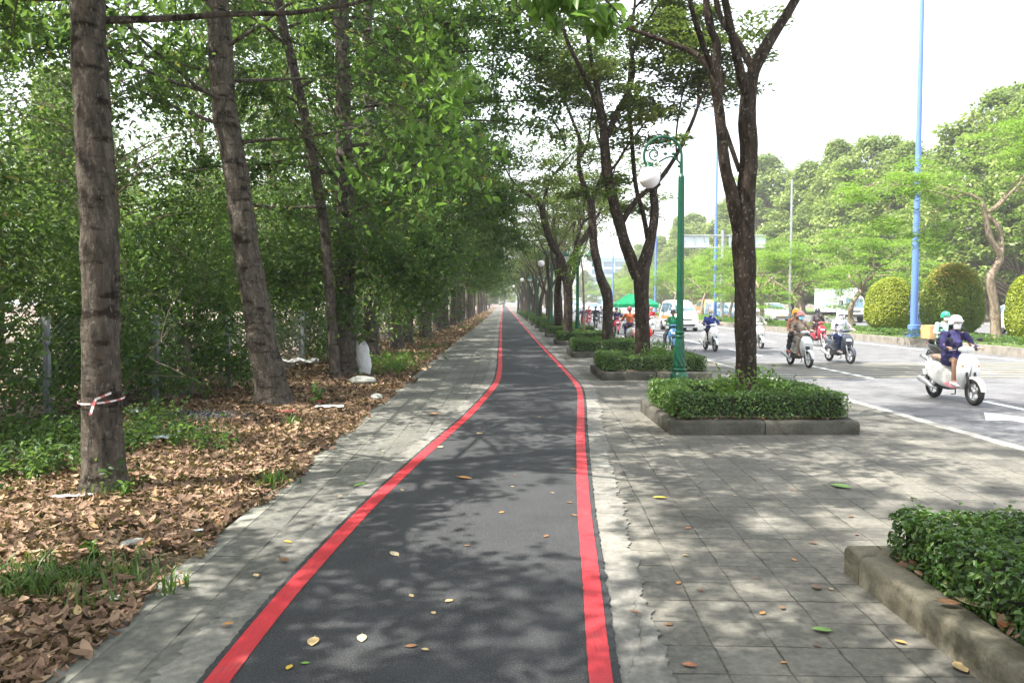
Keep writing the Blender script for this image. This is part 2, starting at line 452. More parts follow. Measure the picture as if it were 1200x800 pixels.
# ------------------------------------------------------------------ people (built first: voxel-remeshed bodies)
def remesh(mb, voxel, smooth_it=4, wob=0.0, seed=0):
    me = mb.mesh('tmp', False); o = bpy.data.objects.new('tmp', me); col.objects.link(o)
    m = o.modifiers.new('r', 'REMESH'); m.mode = 'VOXEL'; m.voxel_size = voxel; m.use_smooth_shade = True
    s = o.modifiers.new('s', 'SMOOTH'); s.iterations = smooth_it; s.factor = .5
    dg = bpy.context.evaluated_depsgraph_get()
    out = bpy.data.meshes.new_from_object(o.evaluated_get(dg))
    bpy.data.objects.remove(o); bpy.data.meshes.remove(me)
    if wob:
        n = len(out.vertices); co = np.empty(n * 3, dtype=np.float32); out.vertices.foreach_get('co', co); co = co.reshape(-1, 3)
        no = np.empty(n * 3, dtype=np.float32); out.vertices.foreach_get('normal', no); no = no.reshape(-1, 3)
        d = np.array([mnoise.noise(Vector((p[0] * 11 + seed, p[1] * 11, p[2] * 7))) for p in co])
        co = co + no * (d[:, None] * wob); out.vertices.foreach_set('co', co.ravel().astype(np.float32)); out.update()
    out.polygons.foreach_set('use_smooth', [True] * len(out.polygons))
    return out

def lerp(a, b, t): return a + (b - a) * t
def rider(name_label, loc, rz, top, bottom, helmet=None, mask=None, hair=None, pose='ride', voxel=.013, dx=0.0, hood=None,
          shorts=False, shoes=(.05, .05, .05), zoff=0.0, group=None, sleeves=True, half=True, helmet_kind='open', lean=0.0, scarf=None, shoe_name='shoe_fabric'):
    """seated scooter rider, facing local +x"""
    root = empty('person', loc, rz, name_label, 'person', group); root.scale = (.89, .89, .89)
    V3 = Vector
    hip = V3((-.12 + dx, 0, .84 + zoff)); fwd = .10 + lean
    chest = hip + V3((fwd * .7, 0, .34)); neck = hip + V3((fwd, 0, .51)); head = neck + V3((.045, 0, .155))
    J = {}
    for s in (1, -1):
        sh = hip + V3((fwd * .92, s * .185, .46))
        if pose == 'ride':
            hand = V3((.29, s * .30, 1.035)); elb = lerp(sh, hand, .5) + V3((-.04, s * .06, -.10))
            knee = V3((.26, s * .15, .80)); ank = V3((.20, s * .13, .40)); toe = V3((.33, s * .14, .345))
        elif pose == 'pillion':
            hand = V3((.02, s * .20, .98)); elb = sh + V3((.06, s * .05, -.26))
            knee = hip + V3((.40, s * .26, -.02)); ank = hip + V3((.22, s * .27, -.43)); toe = ank + V3((.14, s * .01, -.05))
        elif pose == 'phone':
            hand = V3((.22, s * .06, 1.02)); elb = sh + V3((.04, s * .08, -.26))
            if s < 0:
                knee = V3((.20, -.30, .66)); ank = V3((.16, -.36, .12)); toe = V3((.30, -.38, .05))
            else:
                knee = V3((.26, .15, .80)); ank = V3((.20, .13, .40)); toe = V3((.33, .14, .345))
        J[s] = (sh, elb, hand, hip + V3((.0, s * .09, -.01)), knee, ank, toe)
    # body, one continuous skin
    b = MB()
    b.tube([hip, hip + V3((fwd * .35, 0, .17)), chest, neck - V3((0, 0, .04))], [.13, .115, .14, .085], 12, round_ends=True)
    b.tube([neck - V3((0, 0, .06)), neck + V3((.02, 0, .07))], [.055, .05], 10, round_ends=True)
    def hd(p):
        if p.z < 0: p = V3((p.x * (1 + p.z * .9) + (-p.z) * .12, p.y * (1 + p.z * 2.2), p.z))
        return p
    b.ell(head, (.098, .078, .118), fn=hd)
    b.ell(head + V3((.098, 0, -.018)), (.018, .014, .026), n=8, k=6)       # nose
    b.ell(head + V3((.082, 0, -.062)), (.014, .026, .010), n=8, k=6)       # lips
    b.ell(head + V3((.070, 0, -.095)), (.020, .022, .016), n=8, k=6)       # chin
    for s in (1, -1):
        b.ell(head + V3((-.005, s * .08, -.01)), (.018, .010, .032), n=8, k=6)   # ears
        sh, elb, hand, hp, knee, ank, toe = J[s]
        b.tube([chest + V3((0, s * .05, .10)), sh, elb, hand - (hand - elb).normalized() * .05], [.06, .052, .040, .026], 10, round_ends=True)
        b.tube([hp, knee, ank], [.085, .058, .038], 10, round_ends=True)
        b.tube([ank, toe], [.038, .035], 8, round_ends=True)
        # palm + fingers curled round the grip
        fd = (hand - elb).normalized(); pc = hand + V3((0, 0, .022))
        b.ell(pc, (.045, .040, .016), n=8, k=6)
        for k in range(4):
            y = -s * .0 + (k - 1.5) * .020; ln = (.9, 1.05, 1.0, .8)[k]
            q = pc + V3((.035, y, .0)); b.tube([q, q + V3((.028 * ln, 0, -.006)), q + V3((.034 * ln, 0, -.032)), q + V3((.010 * ln, 0, -.046))], [.0095, .009, .0085, .008], 6, round_ends=True)
        q = pc + V3((-.01, -s * .036, 0)); b.tube([q, q + V3((.022, -s * .014, -.014)), q + V3((.038, -s * .006, -.034))], [.011, .010, .009], 6, round_ends=True)
    me = remesh(b, min(voxel, .010), 2)
    body = link('body', me, root, [skin, eye_m, lip_m])
    # eyes: material on the faces nearest the sockets
    idx = np.zeros(len(me.polygons), dtype=np.int32); cs = np.empty(len(me.polygons) * 3, dtype=np.float32)
    me.polygons.foreach_get('center', cs); cs = cs.reshape(-1, 3)
    for s in (1, -1):
        e = np.array(head + V3((.094, s * .031, .004))); idx[np.linalg.norm((cs - e) * [1, .8, 1.3], axis=1) < .016] = 1
    e = np.array(head + V3((.094, 0, -.062))); idx[np.linalg.norm((cs - e) * [1, .5, 1.6], axis=1) < .016] = 2
    me.polygons.foreach_set('material_index', idx)
    # top
    t = MB()
    t.tube([hip + V3((-.01, 0, -.03)), hip + V3((fwd * .35, 0, .16)), chest, neck - V3((.0, 0, .045))], [.168, .150, .172, .095], 14, round_ends=True)
    for s in (1, -1):
        sh, elb, hand = J[s][:3]
        end = lerp(elb, hand, .84) if sleeves else lerp(sh, elb, .55)
        t.tube([chest + V3((0, s * .06, .08)), sh, elb, end] if sleeves else [chest + V3((0, s * .06, .08)), sh, end], [.075, .066, .052, .042] if sleeves else [.085, .075, .065], 12, round_ends=False)
    link('jacket' if sleeves else 'shirt', remesh(t, voxel, 2, .034, len(name_label)), root, top)
    # legs
    t = MB(); t.tube([hip + V3((-.02, 0, .03)), hip + V3((.05, 0, -.005))], [.155, .14], 12, round_ends=True)
    for s in (1, -1):
        hp, knee, ank = J[s][3:6]
        if shorts: t.tube([hp, lerp(hp, knee, .72)], [.112, .088], 12)
        else: t.tube([hp, knee, lerp(knee, ank, .93)], [.112, .080, .062], 12)
    link('skirt' if shorts else 'trousers', remesh(t, voxel, 2, .026, 3), root, bottom)
    for s in (1, -1):
        ank, toe = J[s][5:7]; t = MB(); d = (toe - ank)
        t.tube([ank + V3((-.045, 0, -.035)), ank + V3((.03, 0, -.03)), toe + V3((0, 0, .0)), toe + V3((.05, 0, -.004))], [.042, .046, .040, .030], 10, round_ends=True)
        link('shoe', t.mesh('shoe'), root, cloth(shoe_name, shoes))
    if hair:
        t = MB(); t.ell(head + V3((-.018, 0, .018)), (.105, .09, .118), n=16, k=10)
        if hair == 'long': t.tube([head + V3((-.06, 0, -.02)), head + V3((-.11, 0, -.14)), head + V3((-.13, 0, -.30))], [.085, .075, .035], 12, round_ends=True, squash=1.0)
        for v in range(len(t.v)): pass
        link('hair', remesh(t, .012, 2, .008), root, hair_m)
    if helmet:
        t = MB(); hc = head + V3((-.012, 0, .028)); R = []
        for i in range(9):      # half-shell helmet, open in front
            a = math.pi / 2 * i / 8
            ring = []
            for j in range(24):
                bb = 2 * math.pi * j / 24; c = math.cos(bb)
                low = -.055 if c < .35 else -.055 + .060 * (c - .35) / .65 * 1.5
                z = lerp(low, .128, math.sin(a)) if i < 8 else .128
                rr = math.cos(a) ** .75 if i < 8 else .02
                ring.append(hc + V3((.138 * rr * c, .118 * rr * math.sin(bb), z)))
            R.append(ring)
        t.rings(R, True)
        h = link('helmet', t.mesh('helmet'), root, helmet)
        t = MB(); rr = []
        for k in range(9):
            a = R_(-62 + 124 * k / 8)
            rr.append([hc + V3((.132 * math.cos(a), .114 * math.sin(a), .028)), hc + V3((.185 * math.cos(a) * (1 if abs(a) < 1 else .95), .125 * math.sin(a), .012)), hc + V3((.185 * math.cos(a), .125 * math.sin(a), .006)), hc + V3((.130 * math.cos(a), .112 * math.sin(a), .018))])
        t.rings(rr, True); link('peak', t.mesh('peak'), h, helmet)
        t = MB()
        for s in (1, -1): t.tube([head + V3((.0, s * .088, .0)), head + V3((.03, s * .062, -.09)), head + V3((.055, 0, -.118))], .006, 6)
        link('chin_strap', t.mesh('chin_strap'), h, black_plastic)
    if mask:
        t = MB(); R = []
        for i in range(6):
            z = .0 - .105 * i / 5; ring = []
            for side, off in ((1, .0), (0, -.008)):
                for k in range(9):
                    kk = k if side else 8 - k
                    a = R_(-75 + 150 * kk / 8); bul = .022 * math.sin(math.pi * i / 5) * math.cos(a)
                    w = 1 - .32 * (i / 5) ** 1.5
                    ring.append(head + V3(((.104 + bul + off) * math.cos(a) + (.008 if i == 5 else 0), (.086 + off) * math.sin(a) * w, z)))
            R.append(ring)
        t.rings(R, True); link('face_mask', t.mesh('face_mask'), root, mask)
    if hood:
        t = MB(); t.tube([head + V3((-.025, 0, .03)), neck + V3((-.02, 0, .02)), neck + V3((-.0, 0, -.08))], [.118, .105, .17], 14, round_ends=True)
        me = remesh(t, .014, 2, .01); link('hood', me, root, hood)
    return root

# ------------------------------------------------------------------ scooter
def scooter(label, loc, rz, pm, kind='sport', seat_m=None, basket=None, group='motor scooters on the road', dark=None, legsh=None):
    root = empty('motor_scooter', loc, rz, label, 'scooter', group); root.scale = (.89, .89, .89)
    seat_m = seat_m or cloth('seat_vinyl_black', (.02, .02, .022), .5); dark = dark or black_plastic
    V3 = Vector
    RW = .255; fx, rx = .63, -.62
    fat = .046 if kind == 'sport' else .052
    def wheel(x):
        t = MB(); t.torus((x, 0, RW), RW - fat, fat, 'y', 36, 10); w = t.build('wheel', rubber, root)
        t = MB(); t.torus((x, 0, RW), RW - 2 * fat + .006, .014, 'y', 32, 6, sq=2.0)
        t.lathe([(.03, -.045), (.045, -.03), (.045, .03), (.03, .045)], (x, 0, RW), 14, axis='y')
        for k in range(5):
            a = 2 * math.pi * k / 5 + .3; q = V3((math.cos(a), 0, math.sin(a))); q2 = V3((math.cos(a + .16), 0, math.sin(a + .16)))
            t.tube([V3((x, 0, RW)) + q * .03, V3((x, 0, RW)) + q2 * (RW - 2 * fat)], [.016, .011], 6)
        t.build('rim', rim_mat, w)
        t = MB(); t.lathe([(.09, -.004), (.09, .004)], (x, .05, RW), 20, axis='y'); t.build('brake_disc', chrome, w)
    wheel(fx); wheel(rx)
    # front fender
    t = MB(); R = []
    for k in range(13):
        a = R_(5 + 150 * k / 12); wd = .062 * (math.sin(math.pi * (k + 1) / 14) ** .35); r1 = RW + .028
        c = V3((fx, 0, RW)); d = V3((math.cos(a), 0, math.sin(a)))
        R.append([c + d * (r1 - .045) + V3((0, -wd, 0)), c + d * (r1 - .012) + V3((0, -wd * .92, 0)), c + d * r1 + V3((0, -wd * .5, 0)), c + d * r1 + V3((0, wd * .5, 0)), c + d * (r1 - .012) + V3((0, wd * .92, 0)), c + d * (r1 - .045) + V3((0, wd, 0)), c + d * (r1 - .02) + V3((0, wd * .6, 0)), c + d * (r1 - .02) + V3((0, -wd * .6, 0))])
    t.rings(R); t.build('front_fender', pm, root)
    t = MB()
    for s in (1, -1): t.tube([(fx, s * .075, RW), (.50, s * .075, .60)], [.022, .026], 8)
    t.build('front_fork', grey_metal if kind == 'sport' else dark, root)
    # apron / leg shield
    t = MB()
    if kind == 'sport':
        S = [(.30, .36, .045, .08), (.42, .40, .075, .15), (.56, .435, .10, .195), (.70, .45, .095, .20), (.82, .43, .085, .165), (.90, .405, .06, .10), (.93, .39, .03, .05)]
    else:
        S = [(.27, .33, .05, .10), (.38, .37, .06, .165), (.52, .42, .085, .215), (.68, .435, .095, .225), (.82, .42, .085, .19), (.93, .385, .065, .12), (.97, .37, .03, .06)]
    t.rings([ring_xy(cx, 0, z, hx, hy, 20, 2.5) for z, cx, hx, hy in S]); ap = t.build('front_panel', pm, root)
    if kind == 'sport':
        t = MB()   # sharp lamp panel in the nose, dark intake below
        t.rings([ring_yz(.50, .74, .11, .045, 12), ring_yz(.552, .72, .085, .032, 12), ring_yz(.562, .715, .05, .02, 12)]); t.build('headlight', lens_w, ap)
        t = MB(); t.rings([ring_yz(.49, .56, .10, .09, 12, 3), ring_yz(.543, .555, .07, .07, 12, 3)]); t.build('grille', dark, ap)
        for s in (1, -1):
            t = MB(); t.ell((.475, s * .135, .66), (.05, .022, .045)); t.build('turn_signal', lens_o, ap)
    else:
        for s in (1, -1):
            t = MB(); t.ell((.485, s * .15, .72), (.035, .03, .026)); t.build('turn_signal', lens_o, ap)
        t = MB(); t.rings([ring_yz(.515, .60, .028, .14, 10), ring_yz(.532, .60, .018, .12, 10)]); t.build('front_trim', chrome, ap)
    t = MB(); t.rings([ring_xy(.30, 0, .36, .05, .12, 12), ring_xy(.33, 0, .60, .045, .16, 12), ring_xy(.325, 0, .85, .035, .12, 12)]); t.build('inner_panel', legsh or dark, root)
    # handlebar with cowl, grips, mirrors
    t = MB(); t.ell((.355, 0, 1.02), (.105, .15, .062)); hb = t.build('handlebar', pm, root)
    if kind != 'sport':
        t = MB(); t.ell((.435, 0, 1.02), (.035, .062, .052)); t.build('headlight', lens_w, hb)
    else:
        t = MB(); t.rings([ring_yz(.40, 1.03, .10, .045, 12), ring_yz(.46, 1.0, .05, .02, 12)]); t.build('cowl', dark, hb)
    for s in (1, -1):
        t = MB(); t.tube([(.33, s * .12, 1.03), (.30, s * .24, 1.035), (.27, s * .37, 1.02)], [.014, .018, .018], 8, round_ends=True); t.build('grip', dark, hb)
        t = MB(); t.tube([(.35, s * .15, 1.05), (.33, s * .21, 1.13), (.32, s * .26, 1.19)], .006, 6); t.ell((.318, s * .29, 1.205), (.014, .062, .038)); t.build('mirror', dark, hb)
        t = MB(); t.tube([(.36, s * .20, 1.02), (.36, s * .33, 1.0)], .005, 6); t.build('brake_lever', chrome, hb)
    t = MB(); t.rings([ring_yz(.36, .31, .10, .035, 12, 4), ring_yz(.20, .31, .165, .035, 12, 4), ring_yz(.0, .33, .165, .045, 12, 4), ring_yz(-.10, .36, .13, .05, 12, 4)]); t.build('floorboard', legsh or dark, root)
    # rear body
    t = MB()
    if kind == 'sport':
        S = [(.06, .44, .09, .15), (-.06, .50, .14, .20), (-.22, .55, .165, .19), (-.40, .60, .17, .15), (-.56, .66, .14, .11), (-.72, .73, .09, .07), (-.84, .78, .035, .03)]
    else:
        S = [(.07, .42, .08, .14), (-.05, .46, .15, .22), (-.22, .50, .195, .245), (-.40, .53, .215, .225), (-.58, .57, .19, .18), (-.74, .63, .13, .12), (-.85, .68, .06, .05)]
    t.rings([ring_yz(x, z, hy, hz, 20, 2.4) for x, z, hy, hz in S]); rb = t.build('rear_body', pm, root)
    t = MB(); t.ell((-.80, 0, .73 if kind == 'sport' else .66), (.05, .075, .03)); t.build('tail_light', lens_r, rb)
    t = MB(); t.box((-.88, 0, .50), (.01, .16, .12), rot=Matrix.Rotation(R_(-18), 3, 'Y')); t.build('number_plate', white_metal, rb)
    t = MB(); t.tube([(-.5, 0, .50), (-.80, 0, .52), (-.90, 0, .38)], [.05, .045, .03], 8, squash=.5); t.build('rear_fender', dark, root)
    t = MB(); t.rings([ring_yz(.06, .775, .09, .025, 16), ring_yz(-.05, .79, .13, .045, 16), ring_yz(-.25, .795, .15, .05, 16), ring_yz(-.33, .82, .145, .05, 16), ring_yz(-.55, .835, .125, .045, 16), ring_yz(-.68, .84, .08, .02, 16)]); t.build('seat', seat_m, root)
    t = MB(); t.tube([(-.62, 0, .76), (-.80, .10, .80), (-.86, 0, .82), (-.80, -.10, .80), (-.62, 0, .76)], .012, 6); t.build('grab_rail', chrome, root)
    t = MB(); t.box((-.25, .0, .30), (.42, .16, .15)); t.tube([(-.25, .11, .26), (rx, .11, RW)], [.06, .05], 8); t.build('engine', dark, root)
    t = MB(); t.tube([(-.28, -.15, .22), (-.45, -.17, .25), (-.55, -.175, .30), (-.84, -.18, .38), (-.88, -.18, .39)], [.018, .03, .055, .055, .03], 10); t.build('exhaust', grey_metal, root)
    t = MB(); t.tube([(-.12, .12, .26), (-.2, .17, .12), (-.36, .19, .10)], .011, 6); t.build('side_stand', dark, root)
    if basket:
        pass
    return root

# ------------------------------------------------------------------ cars
def wheel_car(root, x, y, r, w=.2):
    t = MB(); t.lathe([(r * .62, -w / 2), (r * .93, -w / 2), (r, -w * .32), (r, w * .32), (r * .93, w / 2), (r * .62, w / 2)], (x, y, r), 28, axis='y')
    wh = t.build('wheel', rubber, root)
    sg = 1 if y > 0 else -1
    t = MB(); t.lathe([(r * .62, -.03), (r * .60, .01), (r * .2, .0), (r * .12, .02)] if sg > 0 else [(r * .12, -.02), (r * .2, 0), (r * .60, -.01), (r * .62, .03)], (x, y + sg * w * .42, r), 20, axis='y')
    for k in range(5):
        a = 2 * math.pi * k / 5; t.tube([(x, y + sg * w * .45, r), (x + math.cos(a) * r * .58, y + sg * w * .45, r + math.sin(a) * r * .58)], [.045, .03], 6)
    t.build('rim', rim_mat, wh)

def car(label, loc, rz, kind, pm, group='cars and vans in the traffic'):
    """front at local +x"""
    spec = {
        # stations x: (z_bottom, z_belt, z_top, halfwidth)
        'van': dict(L=4.8, st=[(2.40, .38, .80, .82, .70), (2.34, .28, .95, .98, .82), (2.15, .25, 1.10, 1.14, .86), (1.85, .25, 1.18, 1.28, .87), (1.30, .25, 1.2, 1.88, .87), (1.0, .25, 1.2, 2.02, .87), (.2, .25, 1.2, 2.10, .87), (-1.6, .25, 1.2, 2.10, .87), (-2.2, .27, 1.2, 2.05, .86), (-2.38, .32, 1.2, 1.95, .84)], cab=(1.78, 1.22), wh=(1.55, -1.45), r=.34, name='white_van', cat='van'),
        'suv': dict(L=4.6, st=[(2.30, .42, .68, .72, .68), (2.22, .30, .85, .90, .82), (1.95, .27, .95, 1.0, .89), (1.3, .27, 1.0, 1.08, .91), (.95, .27, 1.02, 1.16, .91), (.35, .27, 1.02, 1.62, .91), (-.2, .27, 1.02, 1.70, .91), (-1.3, .27, 1.04, 1.68, .91), (-1.9, .30, 1.06, 1.50, .88), (-2.2, .34, 1.05, 1.10, .84), (-2.28, .45, .80, .85, .80)], cab=(.92, .38), wh=(1.45, -1.4), r=.35, name='sport_utility_car', cat='car'),
    }[kind]
    root = empty(spec['name'], loc, rz, label, spec['cat'], group)
    t = MB(); R = []
    for x, zb, belt, top, w in spec['st']:
        belt = min(belt, top - .04); cab = top - belt
        wt = w - .20 * min(1, cab / .7) - .04
        ring = []
        prof = [(w * .94, zb), (w, zb + .12), (w * 1.0, (zb + belt) * .5 + .05), (w * .97, belt), (lerp(w * .97, wt, .5), belt + cab * .5), (wt, top - min(.06, cab * .3)), (wt * .86, top - .005), (wt * .4, top + .02 * min(1, cab))]
        for y, z in prof: ring.append(Vector((x, y, z)))
        for y, z in reversed(prof): ring.append(Vector((x, -y, z)))
        R.append(ring)
    t.rings(R); body = t.build('body', pm, root, True, 35)
    st = spec['st']
    def at(x):
        for a, b in zip(st, st[1:]):
            if b[0] <= x <= a[0]:
                k = (a[0] - x) / (a[0] - b[0]); return [lerp(a[i], b[i], k) for i in range(5)]
        return st[-1]
    # windscreen: a curved pane set 4 mm proud of the slope
    x0, x1 = spec['cab']; v = []; n = 6
    a, b_ = at(x0), at(x1)
    t = MB(); rr = []
    for i, (x, fr) in enumerate(((x0, .05), (x1, .0))):
        s = at(x); top = s[3]; cab = top - s[2]; wt = (s[4] - .20 * min(1, max(cab, 0) / .7) - .04) * (.90 if i == 0 else .84)
        rr.append((x, wt, top))
    (xa, wa, za), (xb, wb, zb) = rr
    nrmv = Vector((za - zb, 0, xa - xb)).normalized() * -1
    if nrmv.x < 0: nrmv = -nrmv
    nv = Vector((zb - za, 0, xa - xb)).normalized()
    A = [Vector((xa, -wa, za)) + nv * .01, Vector((xa, wa, za)) + nv * .01, Vector((xb, wb, zb)) + nv * .03, Vector((xb, -wb, zb)) + nv * .03]
    t.add(A + [p - nv * .06 for p in A], [(0, 1, 2, 3), (7, 6, 5, 4), (0, 4, 5, 1), (1, 5, 6, 2), (2, 6, 7, 3), (3, 7, 4, 0)]); t.build('windscreen', glass, root, False)
    # side windows
    wins = {'van': [(1.25, .55), (.45, -.65), (-.75, -1.95)], 'suv': [(.42, -.35), (-.42, -1.25), (-1.32, -1.75)]}[kind]
    for s in (1, -1):
        for xa, xb in wins:
            t = MB(); q = []
            for x, lo in ((xa, 1), (xb, 1), (xb, 0), (xa, 0)):
                S = at(x); belt, top, w = S[2], S[3], S[4]; cab = top - belt; wt = w - .20 * min(1, cab / .7) - .04
                k = .10 if lo else .82; y = (lerp(w * .97, lerp(w * .97, wt, .5), k * 2) if k < .5 else lerp(lerp(w * .97, wt, .5), wt, (k - .5) * 2)) + .012
                q.append(Vector((x, s * y, belt + cab * k)))
            q2 = [p - Vector((0, s * .03, 0)) for p in q]
            F = [(0, 1, 2, 3), (7, 6, 5, 4), (0, 4, 5, 1), (1, 5, 6, 2), (2, 6, 7, 3), (3, 7, 4, 0)]
            t.add(q + q2, F); t.build('side_window', glass, root, False)
    f = st[1]; xf = st[1][0]
    for s in (1, -1):
        t = MB(); t.ell((xf - .06, s * f[4] * .74, f[3] - .16), (.10, .15, .075 if kind == 'van' else .06), n=14, k=8); t.build('headlight', lens_w, root)
        t = MB(); t.ell((xf - .02, s * f[4] * .74, .46), (.05, .09, .05), n=10, k=6); t.build('fog_lamp', lens_w, root)
        t = MB(); S = at(x0 - .1); t.ell((x0 - .12, s * (S[4] + .12), S[2] + .12), (.06, .11, .085), n=12, k=8); t.build('mirror', pm, root)
    t = MB(); t.box((xf + .03, 0, f[3] - .17), (.06, f[4] * .95, .10)); t.box((xf + .06, 0, .43), (.10, f[4] * 1.35, .13)); t.build('grille', black_plastic, root)
    t = MB(); t.box((xf + .125, 0, .55), (.012, .42, .12)); t.build('number_plate', M('plate_amber', (.75, .50, .15)) if kind == 'suv' else white_metal, root)
    t = MB(); t.box((0, 0, .30), (spec['L'] * .86, f[4] * 1.7, .12)); t.build('underbody', black_plastic, root)
    for x in spec['wh']:
        for s in (1, -1): wheel_car(root, x, s * (.80), spec['r'])
    return root

def truck(label, loc, rz):
    root = empty('box_truck', loc, rz, label, 'truck', 'cars and vans in the traffic')
    wp = paint('white_car_paint', (.78, .79, .8))
    t = MB(); R = []
    for x, zb, zt, w in ((2.9, .55, 1.1, .86), (2.86, .5, 1.25, .90), (2.66, .5, 1.9, .90), (2.5, .5, 2.22, .86), (2.2, .5, 2.28, .88), (1.35, .5, 2.28, .90)):
        R.append([Vector((x, -w, zb)), Vector((x, -w, zt - .12)), Vector((x, -w * .86, zt)), Vector((x, w * .86, zt)), Vector((x, w, zt - .12)), Vector((x, w, zb))])
    t.rings(R); t.build('cab', wp, root, True, 30)
    t = MB(); A = [Vector((2.875, -.76, 1.32)), Vector((2.875, .76, 1.32)), Vector((2.60, .72, 2.1)), Vector((2.60, -.72, 2.1))]; t.add(A + [p - Vector((.06, 0, .02)) for p in A], [(0, 1, 2, 3), (7, 6, 5, 4), (0, 4, 5, 1), (1, 5, 6, 2), (2, 6, 7, 3), (3, 7, 4, 0)]); t.build('windscreen', glass, root, False)
    for s in (1, -1):
        t = MB(); t.box((2.0, s * .895, 1.65), (.75, .03, .55)); t.build('side_window', glass, root)
        t = MB(); t.ell((2.88, s * .68, .92), (.05, .14, .09)); t.build('headlight', lens_w, root)
        t = MB(); t.tube([(2.7, s * .9, 1.9), (2.8, s * 1.05, 1.85)], .02, 6); t.box((2.82, s * 1.08, 1.7), (.05, .16, .34)); t.build('mirror', black_plastic, root)
    t = MB(); t.box((2.92, 0, .60), (.10, 1.76, .22)); t.box((2.91, 0, .98), (.03, .9, .12)); t.build('bumper', black_plastic, root)
    t = MB(); t.box((-1.0, 0, 1.95), (4.4, 2.05, 2.1)); cb = t.build('cargo_box', M('cargo_white', (.50, .54, .58)), root)
    t = MB(); t.box((-.6, -1.035, 2.0), (1.3, .02, 1.2)); t.build('blue_panel', M('panel_light_blue', (.35, .60, .85)), cb)
    t = MB(); t.box((-.3, 0, .72), (6.2, .8, .2)); t.build('chassis', black_plastic, root)
    for x in (2.0, -2.0):
        for s in (1, -1): wheel_car(root, x, s * .85, .40, .24)
    return root

def big_car_pose():
    pass

SOUTH = R_(-90); NORTH = R_(90)
white_p = paint('white_scooter_paint', (.80, .80, .80)); red_p = paint('red_scooter_paint', (.45, .03, .05)); silver_p = paint('silver_scooter_paint', (.60, .61, .62), .25)
dark_p = paint('dark_scooter_paint', (.05, .06, .08)); blue_p = paint('blue_scooter_paint', (.06, .20, .42)); black_p = paint('black_scooter_paint', (.02, .02, .02))
ZR = -.08
def place(px, py):
    g = G(px, py, ZR); return g

def at_road(px, Y): return Vector(((P(px, 355, Y)).x, Y, ZR))
GS, GP = 'motor scooters on the road', 'scooter riders on the road'
# nearest: woman in navy on a white rounded scooter
c = at_road(1120, 13.0); sx = 1
scooter('large glossy white rounded scooter nearest the camera, ridden by the woman in navy', c, SOUTH + R_(2), white_p, 'round', cloth('seat_brown', (.25, .17, .13), .5), group=GS, legsh=cloth('pink_mat', (.62, .28, .34)))
rider('woman in navy dress and white helmet riding the nearest white scooter', c, SOUTH + R_(2), cloth('navy_cloth', (.045, .04, .12)), cloth('navy_skirt', (.035, .035, .11)), helmet=paint('white_helmet', (.75, .76, .78)), mask=cloth('white_mask', (.75, .76, .78)), hair='long', shorts=True, shoes=(.75, .7, .72), shoe_name='white_shoe', voxel=.011, group=GP)
# green rider behind her with a parcel box
c = at_road(1108, 19.0)
scooter('black scooter mostly hidden behind the nearest white scooter, carrying a cardboard box', c, SOUTH, black_p, 'sport', group=GS)
rider('rider in pale green jacket and green helmet behind the woman in navy', c, SOUTH, cloth('pale_green_jacket', (.35, .62, .52)), cloth('dark_trousers', (.03, .03, .04)), helmet=paint('green_helmet', (.02, .38, .22)), mask=cloth('white_mask', (.75, .76, .78)), group=GP)
t = MB(); t.box((0, 0, .17), (.36, .42, .34)); bx = t.build('cardboard_box', [M('cardboard', (.55, .33, .16)), M('box_tape', (.7, .55, .35))], None, False)
bx.location = c + Vector((0, .56, .77)); tag(bx, 'brown cardboard delivery box strapped behind the rider in green helmet', 'box')
t = MB(); t.box((0, 0, .345), (.364, .07, .006)); t.build('packing_tape', M('packing_tape', (.75, .62, .42)), bx)
# couple on silver scooter
c = at_road(938, 20.3)
scooter('silver grey scooter carrying two people right of the roadside tree trunk', c, SOUTH + R_(3), silver_p, 'sport', group=GS)
rider('rider in tan jacket with light blue face mask driving the silver scooter', c, SOUTH + R_(3), cloth('tan_jacket', (.30, .24, .19)), cloth('tan_trousers', (.36, .31, .27)), helmet=paint('coral_helmet', (.62, .22, .20)), mask=cloth('light_blue_mask', (.30, .62, .80)), shoes=(.2, .16, .13), shoe_name='brown_shoe', group=GP, hair='short')
rider('passenger in orange helmet and dark top seated behind the tan rider', c, SOUTH + R_(3), cloth('rust_top', (.34, .16, .12)), cloth('charcoal_trousers', (.05, .05, .055)), helmet=paint('orange_helmet', (.80, .34, .03)), pose='pillion', dx=-.30, zoff=.07, group=GP, shoes=(.45, .15, .12), shoe_name='red_shoe', mask=cloth('grey_mask', (.35, .3, .28)))
# red scooter, dark clothes
c = at_road(958, 30.0)
scooter('red and white scooter behind the pair, ridden in dark clothes', c, SOUTH + R_(4), red_p, 'sport', group=GS, legsh=cloth('dark_red_panel', (.2, .02, .03)))
rider('rider in dark grey jacket and black helmet on the red scooter', c, SOUTH + R_(4), cloth('dark_grey_jacket', (.09, .08, .085)), cloth('maroon_trousers', (.14, .05, .06)), helmet=paint('black_helmet', (.02, .02, .03)), mask=cloth('dark_mask', (.12, .12, .16)), group=GP)
# white hooded rider on dark scooter
c = at_road(985, 21.6)
scooter('dark blue scooter with white front fender right of the silver one', c, SOUTH + R_(6), dark_p, 'sport', group=GS)
rider('rider wrapped in white hooded sun jacket on the dark blue scooter', c, SOUTH + R_(6), cloth('white_sun_jacket', (.72, .73, .78)), cloth('dark_blue_jeans', (.04, .06, .15)), helmet=paint('pearl_helmet', (.62, .62, .62)), mask=cloth('pale_mask', (.68, .68, .72)), hood=cloth('white_sun_jacket', (.72, .73, .78)), shoes=(.7, .68, .66), shoe_name='white_shoe', group=GP)
